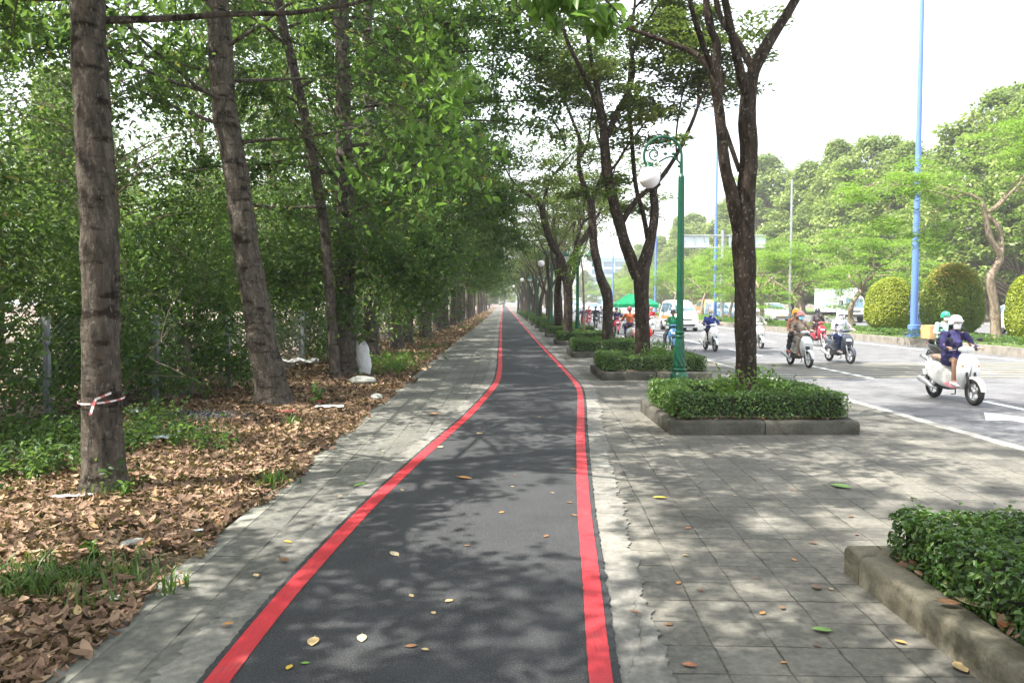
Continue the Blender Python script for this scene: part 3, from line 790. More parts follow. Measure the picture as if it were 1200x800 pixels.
# blue jacket rider on white scooter left of tree
c = at_road(833, 27.0)
scooter('white scooter left of the near planter tree, ridden in royal blue', c, SOUTH + R_(2), white_p, 'round', group=GS)
rider('rider in royal blue jacket with beige helmet left of the tree trunk', c, SOUTH + R_(2), cloth('royal_blue_jacket', (.035, .06, .26)), cloth('dark_trousers', (.03, .03, .04)), helmet=paint('beige_helmet', (.55, .47, .38)), mask=cloth('white_mask', (.75, .76, .78)), group=GP)
# scooter half hidden behind the tree trunk
c = at_road(887, 28.5)
scooter('silver scooter almost hidden behind the near planter tree trunk', c, SOUTH, silver_p, 'round', group=GS)
rider('rider in pale shirt almost hidden behind the near planter tree', c, SOUTH, cloth('pale_shirt', (.5, .5, .48)), cloth('charcoal_trousers', (.05, .05, .055)), helmet=paint('white_helmet', (.75, .76, .78)), mask=cloth('grey_mask', (.35, .3, .28)), group=GP)
# green jacket man stopped at the kerb
c = at_road(789, 26.6)
scooter('blue scooter stopped at the kerb beside the green lamp post', c, SOUTH + R_(-10), blue_p, 'sport', group=GS)
rider('man in bright green jacket and dark helmet looking down, stopped at the kerb', c, SOUTH + R_(-10), cloth('bright_green_jacket', (.01, .26, .11)), cloth('slate_trousers', (.06, .07, .09)), helmet=paint('black_helmet', (.02, .02, .03)), pose='phone', lean=.10, group=GP)
# orange brown jacket person with red bags, back to the camera
c = Vector((P(738, 355, 29.5).x, 29.5, .004))
scooter('white scooter parked on the pavement, hung with red and white bags', c, NORTH, white_p, 'round', group=GS)
rider('person in rust brown jacket and navy trousers seen from behind by the kerb', c, NORTH, cloth('rust_brown_jacket', (.30, .085, .035)), cloth('navy_trousers', (.02, .03, .11)), hair='short', helmet=paint('maroon_helmet', (.18, .03, .03)), group=GP)
def bag(name, label, loc, r, m):
    t = MB(); t.ell((0, 0, r * .9), (r, r * .62, r * 1.0), fn=lambda p: Vector((p.x * (1 - .35 * max(0, p.z / r)), p.y * (1 - .4 * max(0, p.z / r)), p.z)), n=20, k=12)
    for s in (1, -1): t.tube([(s * r * .15, 0, r * 1.75), (s * r * .28, 0, r * 2.1), (0, 0, r * 2.3)], .008, 6)
    for i in range(len(t.v)):
        p = Vector(t.v[i]); d = mnoise.noise(p * 14) * .03; t.v[i] = (p.x * (1 + d * 4), p.y * (1 + d * 4), p.z + d)
    o = t.build(name, m); o.location = loc; tag(o, label, 'bag', 'bags hanging on the parked scooter'); return o
bag('shopping_bag', 'red plastic bag hanging on the right of the parked white scooter', c + Vector((.62, -.45, .30)), .19, M('red_plastic', (.75, .03, .02), .35))
bag('shopping_bag', 'white and red bag hanging on the left of the tree trunk by the rust jacket', c + Vector((.10, -.92, .32)), .17, M('white_red_plastic', (.75, .35, .33), .35))
# distant riders
dist = [(684, 49, red_p, (.10, .06, .2), 'scooter rider in purple top just right of the lantern post', 'pink red scooter just right of the lantern post'),
        (690, 58, red_p, (.35, .04, .05), 'distant rider in red behind the thin sapling', 'distant red scooter behind the thin sapling'),
        (698, 52, black_p, (.03, .03, .05), 'distant rider in black between sapling and leaning tree', 'distant black scooter between sapling and leaning tree'),
        (704, 62, dark_p, (.25, .25, .3), 'small distant rider in grey left of the leaning tree', 'small distant grey scooter left of the leaning tree'),
        (722.5, 41, red_p, (.03, .04, .12), 'rider in navy on a red scooter right of the leaning tree', 'red scooter with round pale lamp right of the leaning tree'),
        (763, 42, white_p, (.55, .04, .05), 'rider in a red top right of the forked tree', 'white scooter right of the forked tree'),
        (777, 50, black_p, (.04, .05, .1), 'rider in dark blue just left of the white van', 'black scooter just left of the white van')]
for px, Y, pm, ccol, lr, ls in dist:
    c = at_road(px, Y)
    scooter(ls, c, SOUTH, pm, 'sport', group=GS)
    rider(lr, c, SOUTH, cloth('top_%d' % int(px), ccol), cloth('dark_trousers', (.03, .03, .04)), helmet=paint('helmet_%d' % int(px), (.5, .1, .1) if px in (690, 763) else (.05, .06, .12)), voxel=.02, group=GP, mask=cloth('grey_mask', (.35, .3, .28)))
# cars
wcar = paint('white_car_paint', (.78, .79, .8))
def road_at(px, Y): return Vector((P(px, 355, Y).x, Y, ZR))
car('white passenger van with orange side stripe driving toward the camera', road_at(806, 44.5) + Vector((0, 2.4, 0)), SOUTH, 'van', wcar)
car('white car behind the median seen right of the near tree trunk', road_at(906, 70), SOUTH, 'suv', wcar)
car('second white car behind the median left of the near tree trunk', road_at(860, 78), SOUTH, 'suv', wcar)
car('pale blue car beyond the median beside the far blue pole', road_at(842, 74), SOUTH, 'suv', paint('pale_blue_car', (.25, .38, .55)))
car('dark blue car behind the tall blue pole and round topiary', road_at(1086, 46), SOUTH, 'suv', paint('dark_blue_car', (.03, .06, .14)))
car('white car cut off by the right edge of the photo', road_at(1213, 40), SOUTH, 'suv', wcar)
car('distant white van behind the green vendor canopy', road_at(741, 85), SOUTH, 'van', wcar)
car('orange and yellow distant car left of the far blue pole', road_at(829, 92), SOUTH, 'van', paint('orange_car', (.8, .35, .12)))
for px, Y, k in ((716, 110, 0), (694, 100, 1), (676, 120, 2)):
    car(['small distant white car left of the leaning tree', 'small distant silver car behind the sapling', 'small distant grey van behind the lantern post'][k], road_at(px, Y), SOUTH, 'suv' if k < 2 else 'van', [wcar, silver_p, paint('grey_van', (.3, .33, .36))][k])
truck('white box truck parked facing the camera beyond the median', road_at(985, 68), SOUTH)
t = MB(); van = [o for o in col.objects if o.get('label', '').startswith('white passenger van')][0]; van.scale = (.88, .88, .88)
t.box((-.2, .0, .95), (2.6, 1.765, .22)); t.build('side_stripe', M('stripe_orange', (.8, .25, .08)), van)

# vendor cart with green canopy
c = road_at(744, 46)
vc = empty('vendor_cart', c, R_(4), 'street vendor cart under a green peaked canopy on the road edge', 'vendor cart')
t = MB(); w, d = 1.2, .95
for (s) in (0,):
    v = [(-w, -d, 1.62), (w, -d, 1.62), (w, d, 1.62), (-w, d, 1.62), (-w * .35, 0, 2.22), (w * .35, 0, 2.22), (-w, -d, 1.40), (w, -d, 1.40), (w, d, 1.40), (-w, d, 1.40),
         (-w * .97, -d * .97, 1.60), (w * .97, -d * .97, 1.60), (w * .97, d * .97, 1.60), (-w * .97, d * .97, 1.60)]
    t.add(v, [(0, 1, 5, 4), (1, 2, 5), (2, 3, 4, 5), (3, 0, 4), (0, 6, 7, 1), (1, 7, 8, 2), (2, 8, 9, 3), (3, 9, 6, 0), (10, 13, 12, 11)])
t.build('canopy', cloth('green_canopy', (.01, .24, .10), .7), vc, False)
for sx_ in (-1, 1):
    for sy in (-1, 1):
        t = MB(); t.tube([(sx_ * .9, sy * .5, .5), (sx_ * 1.2, sy * .9, 1.62)], .02, 8); t.build('pole', grey_metal, vc)
t = MB(); t.box((0, 0, .75), (1.8, 1.0, .5)); t.box((0, 0, 1.02), (2.0, 1.15, .05)); t.build('counter', white_metal, vc)
t = MB()
for sx_ in (-1, 1): t.torus((0 + sx_ * .6, -.45, .26 + .02), .22, .04, 'y')
t.build('wheel', rubber, vc)

# ==================================================================== GROUND
def sheet(name, pts_l, pts_r, z, mats, kind='structure', label=None, ragged=0.0, seed=0, thick=0.0, step=None):
    """strip between two polylines given as matched lists of (x, y)"""
    t = MB(); V = []
    for (a, b) in zip(pts_l, pts_r): V += [(a[0], a[1], z), (b[0], b[1], z)]
    F = [(2 * i, 2 * i + 1, 2 * i + 3, 2 * i + 2) for i in range(len(pts_l) - 1)]
    if thick:
        n = len(V); V += [(x, y, z - thick) for x, y, _ in V]
        F += [(2 * i, 2 * i + 2, n + 2 * i + 2, n + 2 * i) for i in range(len(pts_l) - 1)] + [(2 * i + 3, 2 * i + 1, n + 2 * i + 1, n + 2 * i + 3) for i in range(len(pts_l) - 1)]
    t.add(V, F); o = t.build(name, mats, None, False); tag(o, label, None, None, kind); return o
def rect(name, x0, x1, y0, y1, z, mats, kind='structure', **k):
    return sheet(name, [(x0, y0), (x0, y1)], [(x1, y0), (x1, y1)], z, mats, kind, **k)

# traced centre lines of the two red edge lines (photo pixels -> ground)
Lp = [(300.5, 739.5), (405, 624), (435, 592.5), (475, 554), (512.5, 520), (547.5, 490), (572.5, 462.5), (583.3, 447.5), (586, 431.5), (586.3, 410), (586.8, 393), (587.4, 378), (588.3, 366)]
Rp = [(695, 700), (684, 600), (680.3, 517.5), (680.6, 470), (679.4, 457.5), (675, 450), (662.5, 436), (647.5, 420), (629, 400), (610.5, 379), (600.5, 367)]
Lg = [(-1.22, 1.6), (-1.19, 3.0)] + [(G(*p).x, G(*p).y) for p in Lp]
Rg = [(.33, 1.6), (.39, 3.0)] + [(G(*p).x, G(*p).y) for p in Rp]
Lg = [(-1.25, -12)] + Lg + [(Lg[-1][0], 420)]; Rg = [(.3, -12)] + Rg + [(Rg[-1][0], 420)]
Ly = [p[1] for p in Lg]; Lx = [p[0] for p in Lg]; Ry = [p[1] for p in Rg]; Rx = [p[0] for p in Rg]
def fL(y): return float(np.interp(y, Ly, Lx))
def fR(y): return float(np.interp(y, Ry, Rx))
# smooth the traced polylines
ys = np.concatenate([np.arange(-12, 2, 1.0), np.arange(2, 24, .025), np.arange(24, 60, .5), np.arange(60, 421, 6.0)])
def smoothx(f, w):
    out = []
    for y in ys:
        k = w * (1 if y < 26 else 4); s = [f(y + d * k) for d in (-1, -.6, -.3, 0, .3, .6, 1)]; out.append(sum(s) / 7)
    return out
SL = smoothx(fL, .7); SR = smoothx(fR, .7)
def n1(y, f, s): return mnoise.noise(Vector((y * f, s, 0)))

# earth to the horizon
rect('ground', -1400, 1400, -200, 2600, -.13, earth)
rect('ground', -60, -1.955, -12, 420, -.012, earth)
rect('ground', -70, -6.6, -12, 420, .004, bare)
# left kerb and paving, cement, asphalt, tiles
sheet('kerb', [(-1.96, y) for y in ys], [(-1.83, y) for y in ys], .012, kerb_mat, thick=.15)
sheet('pavement', [(-1.83, y) for y in ys], [(x + .1, y) for x, y in zip(SL, ys)], .008, tiles_left)
sheet('pavement', [(x - .27 - .06 * n1(y, 1.3, 3) - .04 * n1(y, 6, 8) - .035 * n1(y, 19, 9) - .03 * n1(y, 43, 4), y) for x, y in zip(SL, ys)], [(x + .08, y) for x, y in zip(SL, ys)], .012, cement)
sheet('cycle_path', [(x - .085 - .012 * n1(y, 9, 1) - .012 * n1(y, 33, 2) + .0, y) for x, y in zip(SL, ys)], [(x + .085 + .016 * n1(y, 9, 5) + .014 * n1(y, 31, 7), y) for x, y in zip(SR, ys)], .022, asphalt_path, thick=.02)
sheet('red_edge_line', [(x - .052 - .003 * n1(y, 20, 1), y) for x, y in zip(SL, ys)], [(x + .056 + .004 * n1(y, 17, 2), y) for x, y in zip(SL, ys)], .026, red_paint)
sheet('red_edge_line', [(x - .050 - .004 * n1(y, 20, 4), y) for x, y in zip(SR, ys)], [(x + .050 + .004 * n1(y, 17, 5), y) for x, y in zip(SR, ys)], .026, red_paint)
rect('pavement', .0, 5.62, -12, 420, 0.0, tiles_right)
sheet('pavement', [(x - .05, y) for x, y in zip(SR, ys)], [(x + .30 + .05 * n1(y, 1.1, 13) + .045 * n1(y, 5, 18) + .035 * n1(y, 17, 28) + .03 * n1(y, 47, 38), y) for x, y in zip(SR, ys)], .010, cement)
rect('kerb', 5.62, 5.78, -12, 420, .004, conc_pale, thick=.13)
# carriageways
rect('road', 5.78, 16.0, -12, 420, -.08, asphalt_road)
rect('road', 19.4, 38.0, -12, 420, -.08, asphalt_road)
rect('pavement', 38.0, 43.0, -12, 420, .02, conc_pale, thick=.14)
sheet('ground', [(43, -12), (43, 420)], [(90, -12), (90, 420)], .06, lawn, thick=.14)
ZL = -.076
rect('road_marking', 5.80, 5.98, -12, 420, ZL, white_paint)
rect('road_marking', 15.0, 15.16, -12, 420, ZL, white_paint)
for k in range(22):
    y = 9.6 + k * 7.4
    rect('road_marking', 8.15, 8.29, y + 0.0, y + 3.4, ZL, white_paint); rect('road_marking', 11.6, 11.74, y + 1.0, y + 4.4, ZL, white_paint)
    rect('road_marking', 26, 26.14, y + 20, y + 23, ZL, white_paint)
for k in range(7):
    y = 17.3 + k * .62
    rect('road_marking', 6.05, 14.9, y, y + .13, ZL + .003, yellow_paint)
# white turn arrow painted in the near lane
g = G(1180, 489, ZR); t = MB(); ax_, ay_ = g.x, g.y
t.add([(ax_ - .12, ay_ - 1.3, ZL), (ax_ + .12, ay_ - 1.3, ZL), (ax_ + .12, ay_ - .3, ZL), (ax_ - .12, ay_ - .3, ZL)], [(0, 1, 2, 3)])
t.add([(ax_ - .50, ay_ - .298, ZL), (ax_ + .42, ay_ - .298, ZL), (ax_, ay_ + .55, ZL)], [(0, 1, 2)])
tag(t.build('road_marking', mat_paint('faded_white_paint', (.50, .50, .50), .9, (.2, .2, .2), 5, 5), None, False), kind='structure')
# median
t = MB()
for x0, x1 in ((16.0, 16.22), (19.18, 19.4)):
    t2 = sheet('kerb', [(x0, -12), (x0, 420)], [(x1, -12), (x1, 420)], .20, conc_median, thick=.30)
rect('ground', 16.22, 19.18, -12, 420, .165, lawn)
# low parapet walls of the brown kerb band already above; far verge wall of hedge built later

# ==================================================================== PLANTERS (right)
PX0, PX1 = 2.02, 4.34
def planter_y(k): return 9.23 + 6.62 * (k - 1)      # front edge; k = 0 is the one cut by the frame
def seg_bar(t, x0, x1, y0, y1, h=.17):
    # concrete bar with rounded upper arrises, cut into segments
    L = max(x1 - x0, y1 - y0); alongx = (x1 - x0) > (y1 - y0)
    r = .035
    if alongx: prof = [(y0, -.01), (y0, h - r), (y0 + r * .3, h - r * .3), (y0 + r, h), (y1 - r, h), (y1 - r * .3, h - r * .3), (y1, h - r), (y1, -.01)]
    else: prof = [(x0, -.01), (x0, h - r), (x0 + r * .3, h - r * .3), (x0 + r, h), (x1 - r, h), (x1 - r * .3, h - r * .3), (x1, h - r), (x1, -.01)]
    n = max(1, round(L / 1.15)); a0 = x0 if alongx else y0
    for i in range(n):
        a = a0 + L * i / n + .006; b = a0 + L * (i + 1) / n - .006
        dz = [random.uniform(-.006, .006) for _ in range(2)]; rr = []
        for u, e, in ((a, .012), (a + .015, 0), (b - .015, 0), (b, .012)):
            c0 = (prof[0][0] + prof[-1][0]) / 2
            rr.append([Vector((u, c0 + (p - c0) * (1 - e * 3), (z - (e if z > 0 else 0)) + dz[0])) if alongx else Vector((c0 + (p - c0) * (1 - e * 3), u, z - (e if z > 0 else 0) + dz[0])) for p, z in prof])
        t.rings(rr)
def hedge_mesh(x0, x1, y0, y1, wd, z0, z1, dens, size, seed):
    r = np.random.default_rng(seed); C = []; Nn = []
    def area(ax0, ax1, ay0, ay1):
        w_, d_, h_ = ax1 - ax0, ay1 - ay0, z1 - z0
        for (a, fn) in ((w_ * d_ * 1.2, 'top'), (w_ * h_, 'f'), (w_ * h_, 'b'), (d_ * h_, 'l'), (d_ * h_, 'r')):
            n = int(a * dens); u = r.random(n); v = r.random(n); dep = -np.abs(r.normal(0, .028, n)) + .018
            # a clipped but slightly uneven face
            if fn == 'top': c = np.stack([ax0 + u * w_, ay0 + v * d_, z1 + dep], 1); nb = (0, 0, 1)
            elif fn == 'f': c = np.stack([ax0 + u * w_, ay0 - dep, z0 + v * h_], 1); nb = (0, -1, .3)
            elif fn == 'b': c = np.stack([ax0 + u * w_, ay1 + dep, z0 + v * h_], 1); nb = (0, 1, .3)
            elif fn == 'l': c = np.stack([ax0 - dep, ay0 + v * d_, z0 + u * h_], 1); nb = (-1, 0, .3)
            else: c = np.stack([ax1 + dep, ay0 + v * d_, z0 + u * h_], 1); nb = (1, 0, .3)
            C.append(c); Nn.append(np.tile(nb, (n, 1)))
    area(x0, x1, y0, y0 + wd); area(x0, x1, y1 - wd, y1); area(x0, x0 + wd, y0 + wd, y1 - wd); area(x1 - wd, x1, y0 + wd, y1 - wd)
    C = np.concatenate(C); Nn = np.concatenate(Nn)
    # waviness of the clipping
    w1 = np.sin(C[:, 0] * 5.1 + seed) * .012 + np.sin(C[:, 1] * 6.3 + C[:, 0] * 3) * .014 + r.normal(0, .009, len(C))
    w1 = w1 + np.array([mnoise.noise(Vector((p[0] * 3.1 + seed, p[1] * 3.1, p[2] * 3))) for p in C]) * .022
    C = C + Nn * w1[:, None] * 1.1
    topm = (Nn[:, 2] > .9) & (r.random(len(C)) < .015)      # stray shoots above the clipping line
    S = C[topm]; S = S[:, None, :] + np.array([0, 0, 1.0]) * (r.random((len(S), 4, 1)) * .065) + r.normal(0, .012, (len(S), 4, 3)); S = S.reshape(-1, 3)
    C = np.concatenate([C, S]); Nn = np.concatenate([Nn, np.tile((0, 0, .4), (len(S), 1))])
    # rounded shoulders and thinner, leaning foot
    k = (C[:, 2] - z0) / (z1 - z0); cx, cy = (x0 + x1) / 2, (y0 + y1) / 2
    return leaves(C, size, .55, .25, .2, True, r, .45, nbias=Nn * 1.3)
def core_mesh(t, x0, x1, y0, y1, wd, z0, z1):
    e = .05
    for a in ((x0 + e, x1 - e, y0 + e, y0 + wd - e), (x0 + e, x1 - e, y1 - wd + e, y1 - e), (x0 + e, x0 + wd - e, y0 + wd - e + .002, y1 - wd + e - .002), (x1 - wd + e, x1 - e, y0 + wd - e + .002, y1 - wd + e - .002)):
        t.box(((a[0] + a[1]) / 2, (a[2] + a[3]) / 2, (z0 + z1) / 2), (a[1] - a[0], a[3] - a[2], z1 - z0 - 2 * e))
soil = mat_earth(); soil.name = 'planter_soil'
hedge_core = M('hedge_twigs', (.03, .035, .018), .9, 0, .4, 20)
GPL, GH = 'concrete planters along the cycle path', 'clipped hedges in the planters'
plabel = {0: 'pale concrete planter with leaf litter at the lower right, nearest the camera', 1: 'mossy concrete planter coloured dark as in shade round the near forked tree', 2: 'concrete planter behind the green globe lamp', 3: 'concrete planter under the tree with the bent trunk',
          4: 'fourth whole planter from the camera beside the path', 5: 'planter beside the twin lantern post'}
ordn = ['first', 'second', 'third', 'fourth', 'fifth', 'sixth', 'seventh', 'eighth', 'ninth', 'tenth', 'eleventh', 'twelfth', 'thirteenth', 'fourteenth', 'fifteenth', 'sixteenth']
PD = 2.05
def make_planter(cm=conc_planter):
    root = empty('planter', (0, 0, 0))
    t = MB(); w = .19
    seg_bar(t, PX0, PX1, 0, w); t.build('kerb_front', cm, root)
    t = MB(); seg_bar(t, PX0, PX1, PD - w, PD); t.build('kerb_back', cm, root)
    for a, b in ((PX0, PX0 + w), (PX1 - w, PX1)):
        t = MB(); seg_bar(t, a, b, w + .004, PD - w - .004); t.build('kerb_side', cm, root)
    t = MB(); t.add([(PX0 + w, w, .13), (PX1 - w, w, .13), (PX1 - w, PD - w, .13), (PX0 + w, PD - w, .13)], [(0, 1, 2, 3)]); t.build('soil', soil, root, False)
    return root
def make_hedge(dens, size, seed, near=False):
    hx0, hx1, hy0, hy1 = (PX0 + (.20 if near else .10), PX1 - .10, .14, PD - (.18 if near else .14))
    root = empty('hedge', (0, 0, 0))
    V, F, r = hedge_mesh(hx0, hx1, hy0, hy1, .33, .19, .475, dens, size, seed)
    link('foliage', fast_mesh('foliage', V, F, r, [leaf_hedge]), root)
    t = MB(); core_mesh(t, hx0, hx1, hy0, hy1, .33, .16, .475); t.build('twigs', hedge_core, root, False)
    return root
def shrub_patch(name, x0, x1, y0, y1, z0, n, h, size, mat, seed, stems=True):
    r = np.random.default_rng(seed); parts = []; t = MB()
    for i in range(n):
        cx, cy = r.uniform(x0, x1), r.uniform(y0, y1); hh = h * r.uniform(.55, 1.1)
        for s in range(r.integers(3, 6)):
            d = Vector((r.normal(0, .35), r.normal(0, .35), 1)).normalized(); q = Vector((cx, cy, z0)); pts = [q]
            for k in range(4): q = q + d * hh / 4 + Vector((r.normal(0, .015), r.normal(0, .015), 0)); pts.append(q)
            t.tube(pts, [.006, .005, .004, .003, .002], 4)
            m = int(26 * hh / .4); kk = r.uniform(.25, 1.08, m)
            C = np.array(q)[None] * kk[:, None] + np.array(pts[0])[None] * (1 - kk[:, None]) + r.normal(0, .045, (m, 3))
            parts.append(leaves(C, size, .45, .5, .3, True, r, .4))
    V, F, rd = merge(parts)
    root = empty(name, (0, 0, 0))
    link('foliage', fast_mesh('foliage', V, F, rd, [mat]), root); t.build('stem', bark_far, root)
    return root

pl0 = make_planter(); pl1 = make_planter(conc_mossy_shaded); hedgeN = make_hedge(2600, .034, 3); hedgeF = make_hedge(1500, .048, 4)
hedgeNear = make_hedge(3400, .036, 9, True)
shA = shrub_patch('leafy_shrub', PX0 + .95, PX1 - .65, .65, PD - .6, .13, 15, .56, .06, leaf_bright, 21)
shB = shrub_patch('leafy_shrub', PX0 + .5, PX1 - .5, .5, PD - .45, .13, 18, .42, .075, leaf_bright, 22)
shC = shrub_patch('leafy_shrub', PX0 + .95, PX1 - .5, .5, PD - .55, .13, 9, .50, .10, leaf_bright, 23)
for k in range(0, 17):
    y = planter_y(k) if k else 4.48 - PD
    p = pl0 if k == 0 else (pl1 if k == 1 else copy_tree(pl1)); p.location = (0, y, 0)
    far = k > 5
    tag(p, plabel.get(k) or ('%s concrete planter counted from the camera' % ordn[min(k, 15)]) if k < 10 else 'distant concrete planter low beside the far path', 'planter', GPL)
    src = hedgeNear if k == 0 else (hedgeN if k < 4 else hedgeF)
    used_ = src.get('used', 0); h = src if not used_ else copy_tree(src); src['used'] = 1
    h.location = (0, y, 0) if k else (-.0, y, -.075)
    hl = {0: 'clipped small-leaved hedge at the lower right corner, nearest the camera', 1: 'clipped hedge ring round the near forked tree', 2: 'clipped hedge ring behind the green globe lamp base', 3: 'clipped hedge round the bent-trunk tree', 4: 'hedge ring just beyond the bent-trunk tree', 5: 'hedge ring beside the twin lantern post'}
    tag(h, hl.get(k) or ('%s clipped hedge ring counted from the camera' % ordn[min(k, 15)]) if k < 10 else 'distant clipped hedge beside the far path', 'hedge', GH)
    src = [shC, shA, shA, shB, shB, shA][k] if k < 6 else (shB if k % 2 else shA)
    used_ = src.get('used', 0); s = src if not used_ else copy_tree(src); src['used'] = 1
    s.location = (0, y, 0)
    sl = {0: 'glossy broad-leaved shrub inside the nearest planter at the right edge', 1: 'loose leafy shrubs round the near tree foot inside its hedge', 2: 'loose leafy shrubs behind the green lamp at the forked tree', 3: 'bright green ground shrubs under the bent-trunk tree', 4: 'bright green shrubs in the fourth planter', 5: 'leafy shrubs beside the twin lantern post'}
    tag(s, sl.get(k) or ('%s patch of shrubs counted from the camera' % ordn[min(k, 15)]) if k < 10 else 'distant shrubs in a far planter', 'shrub', 'shrubs inside the planters')
for s in (shA, shB, shC, hedgeN, hedgeF, hedgeNear):
    if 'used' in s: del s['used']
for o in list(col.objects):
    if 'used' in o: del o['used']

# ==================================================================== LAMPS AND POLES
def lamp_post_parts(root, H):
    prof = [(.15, 0), (.17, .02), (.185, .07), (.19, .13), (.17, .20), (.13, .235), (.12, .25), (.14, .265), (.14, .29), (.115, .31), (.125, .36)]
    t = MB(); t.lathe(prof, n=32); t.build('base', green_metal, root)
    t = MB(); R = []
    for i in range(22):     # fluted, twisted shaft foot
        z = .36 + .55 * i / 21; r = lerp(.125, .082, (i / 21)); ring = []
        for j in range(40):
            a = 2 * math.pi * j / 40; q = r * (1 + .07 * math.cos(8 * (a + z * 4.2)))
            ring.append(Vector((q * math.cos(a), q * math.sin(a), z)))
        R.append(ring)
    t.rings(R); t.lathe([(.075, .91), (.095, .925), (.095, .95), (.08, .965), (.08, .985), (.092, 1.0), (.092, 1.03), (.066, 1.05)], n=28)
    t.build('lower_shaft', green_metal, root)
    t = MB(); R = []
    for i in range(12):
        z = 1.05 + (H - 1.05) * i / 11; r = lerp(.070, .060, i / 11)
        R.append([Vector((r * (1 + .05 * math.cos(10 * 2 * math.pi * j / 40)) * math.cos(2 * math.pi * j / 40), r * (1 + .05 * math.cos(10 * 2 * math.pi * j / 40)) * math.sin(2 * math.pi * j / 40), z)) for j in range(40)])
    t.rings(R); t.lathe([(.062, 2.22), (.068, 2.235), (.068, 2.25), (.062, 2.265)], n=28); t.lathe([(.062, 2.34), (.068, 2.355), (.062, 2.37)], n=28)
    t.build('post', green_metal, root)
def arc(c, r, a0, a1, n, y=0):
    return [Vector((c[0] + r * math.cos(R_(lerp(a0, a1, i / n))), y, c[1] + r * math.sin(R_(lerp(a0, a1, i / n))))) for i in range(n + 1)]
def globe_lamp(label, loc, arm_dir=180):
    """arm points to local +x"""
    root = empty('street_lamp', loc, R_(arm_dir), label, 'street lamp', 'green street lamps')
    H = 4.06; lamp_post_parts(root, H)
    t = MB()
    t.lathe([(.055, H), (.06, H + .01), (.045, H + .04), (.03, H + .07)], n=20)
    # stem rising into a wide arch that comes down in front and curls to the globe
    arch = arc((.37, H + .42), .37, 178, -30, 22)
    t.tube([Vector((0, 0, H)), Vector((0, 0, H + .2))] + arch + [Vector((.64, 0, H + .24)), Vector((.56, 0, H + .27))], [.032] * 2 + [.027] * 23 + [.022] * 2, 8)
    sp = []
    for i in range(22):
        a = R_(-110 + i * 20); r = .125 * (1 - i / 28)
        sp.append(Vector((.53 + r * math.cos(a), 0, H + .45 + r * math.sin(a))))
    t.tube(sp, .017, 6)
    t.tube([(0, 0, H + .24), (.10, 0, H + .36), (.20, 0, H + .41), (.31, 0, H + .38), (.45, 0, H + .30)], .018, 6)
    for q in ((.25, .66), (.40, .70), (.16, .46), (.32, .46), (.04, .22)):
        t.ell((q[0], 0, H + q[1]), (.045, .016, .03), n=8, k=6)
    t.build('scroll_arm', green_metal, root)
    t = MB(); t.lathe([(.025, H + .30), (.03, H + .26), (.07, H + .24), (.09, H + .21), (.09, H + .18)], (.63, 0, 0), 20); t.build('globe_cap', green_metal, root)
    t = MB(); t.ell((.63, 0, H - .00), (.21, .21, .21), n=32, k=20); t.build('globe', globe_mat, root)
    return root
def lantern_lamp(label, loc):
    root = empty('street_lamp', loc, 0, label, 'street lamp', 'green street lamps')
    H = 3.75; lamp_post_parts(root, H)
    t = MB(); t.lathe([(.05, H), (.03, H + .1), (.05, H + .15), (.0 + .01, H + .32)], n=16)
    for s in (1, -1):
        t.tube([(0, 0, H - .25), (s * .18, 0, H - .12), (s * .32, 0, H + .10), (s * .45, 0, H + .16), (s * .56, 0, H + .05)], .02, 8)
        t.tube(arc((s * .24, H - .22), .09, 0, 300, 10), .012, 6)
    t.build('twin_arm', green_metal, root)
    for s in (1, -1):
        t = MB(); t.lathe([(.02, .08), (.10, .04), (.13, -.02), (.20, -.06), (.26, -.14), (.26, -.16)], (s * .56, 0, H), 20); t.build('lantern_hood', green_metal, root)
        t = MB(); t.lathe([(.2, -.162), (.16, -.26), (.10, -.33), (.03, -.35)], (s * .56, 0, H), 20); t.build('lantern_glass', globe_mat, root)
    return root
lx = P(796, 440, 15.2).x
globe_lamp('green scroll-armed street lamp with one white globe, nearest the camera', (lx, 15.2, 0), 180)
lantern_lamp('green street lamp with twin lantern hoods, nearest of its kind', (3.2, 33.2, 0))
globe_lamp('second globe lamp along the row, beyond the twin lantern post', (P(646, 355, 48).x, 48, 0), 180)
lantern_lamp('second twin lantern lamp, far down the row of trees', (2.75, 64, 0))
for k, Y in enumerate((82, 115)):
    globe_lamp(['third globe lamp, small in the distance beside the path', 'fourth globe lamp, tiny at the far end of the path'][k], (P([612, 602][k], 355, Y).x + .6, Y, 0), 180)

def light_pole(label, loc, H=17, arms=True):
    root = empty('light_pole', loc, 0, label, 'light pole', 'tall blue road light poles')
    t = MB(); t.tube([(0, 0, 0), (0, 0, H)], [.15, .065], 12); t.build('pole', blue_pole, root)
    t = MB(); t.box((0, 0, .02), (.6, .6, .04)); t.lathe([(.21, .04), (.24, .06), (.24, .5), (.2, .52)], n=16); t.build('base', blue_pole, root)
    for s in (-1, 1):
        t = MB(); pts = [Vector((0, 0, H - .4))] + [Vector((s * 2.0 * math.sin(R_(a)), 0, H - .4 + 1.3 * (1 - math.cos(R_(a))) * 0 + 1.1 * math.sin(R_(a)) * (1.0 if a < 60 else 1.0 - (a - 60) * .006))) for a in (15, 30, 45, 60, 75, 90)]
        t.tube(pts, .04, 8); am = t.build('arm', blue_pole, root)
        t = MB(); e = pts[-1]; t.ell(e + Vector((s * .35, 0, .0)), (.42, .16, .07)); t.build('lamp_head', grey_metal, am)
    return root
bl = ['tall blue light pole between the two round topiary bushes', 'second blue light pole, left of the near tree trunk', 'third blue light pole, behind the forked tree']
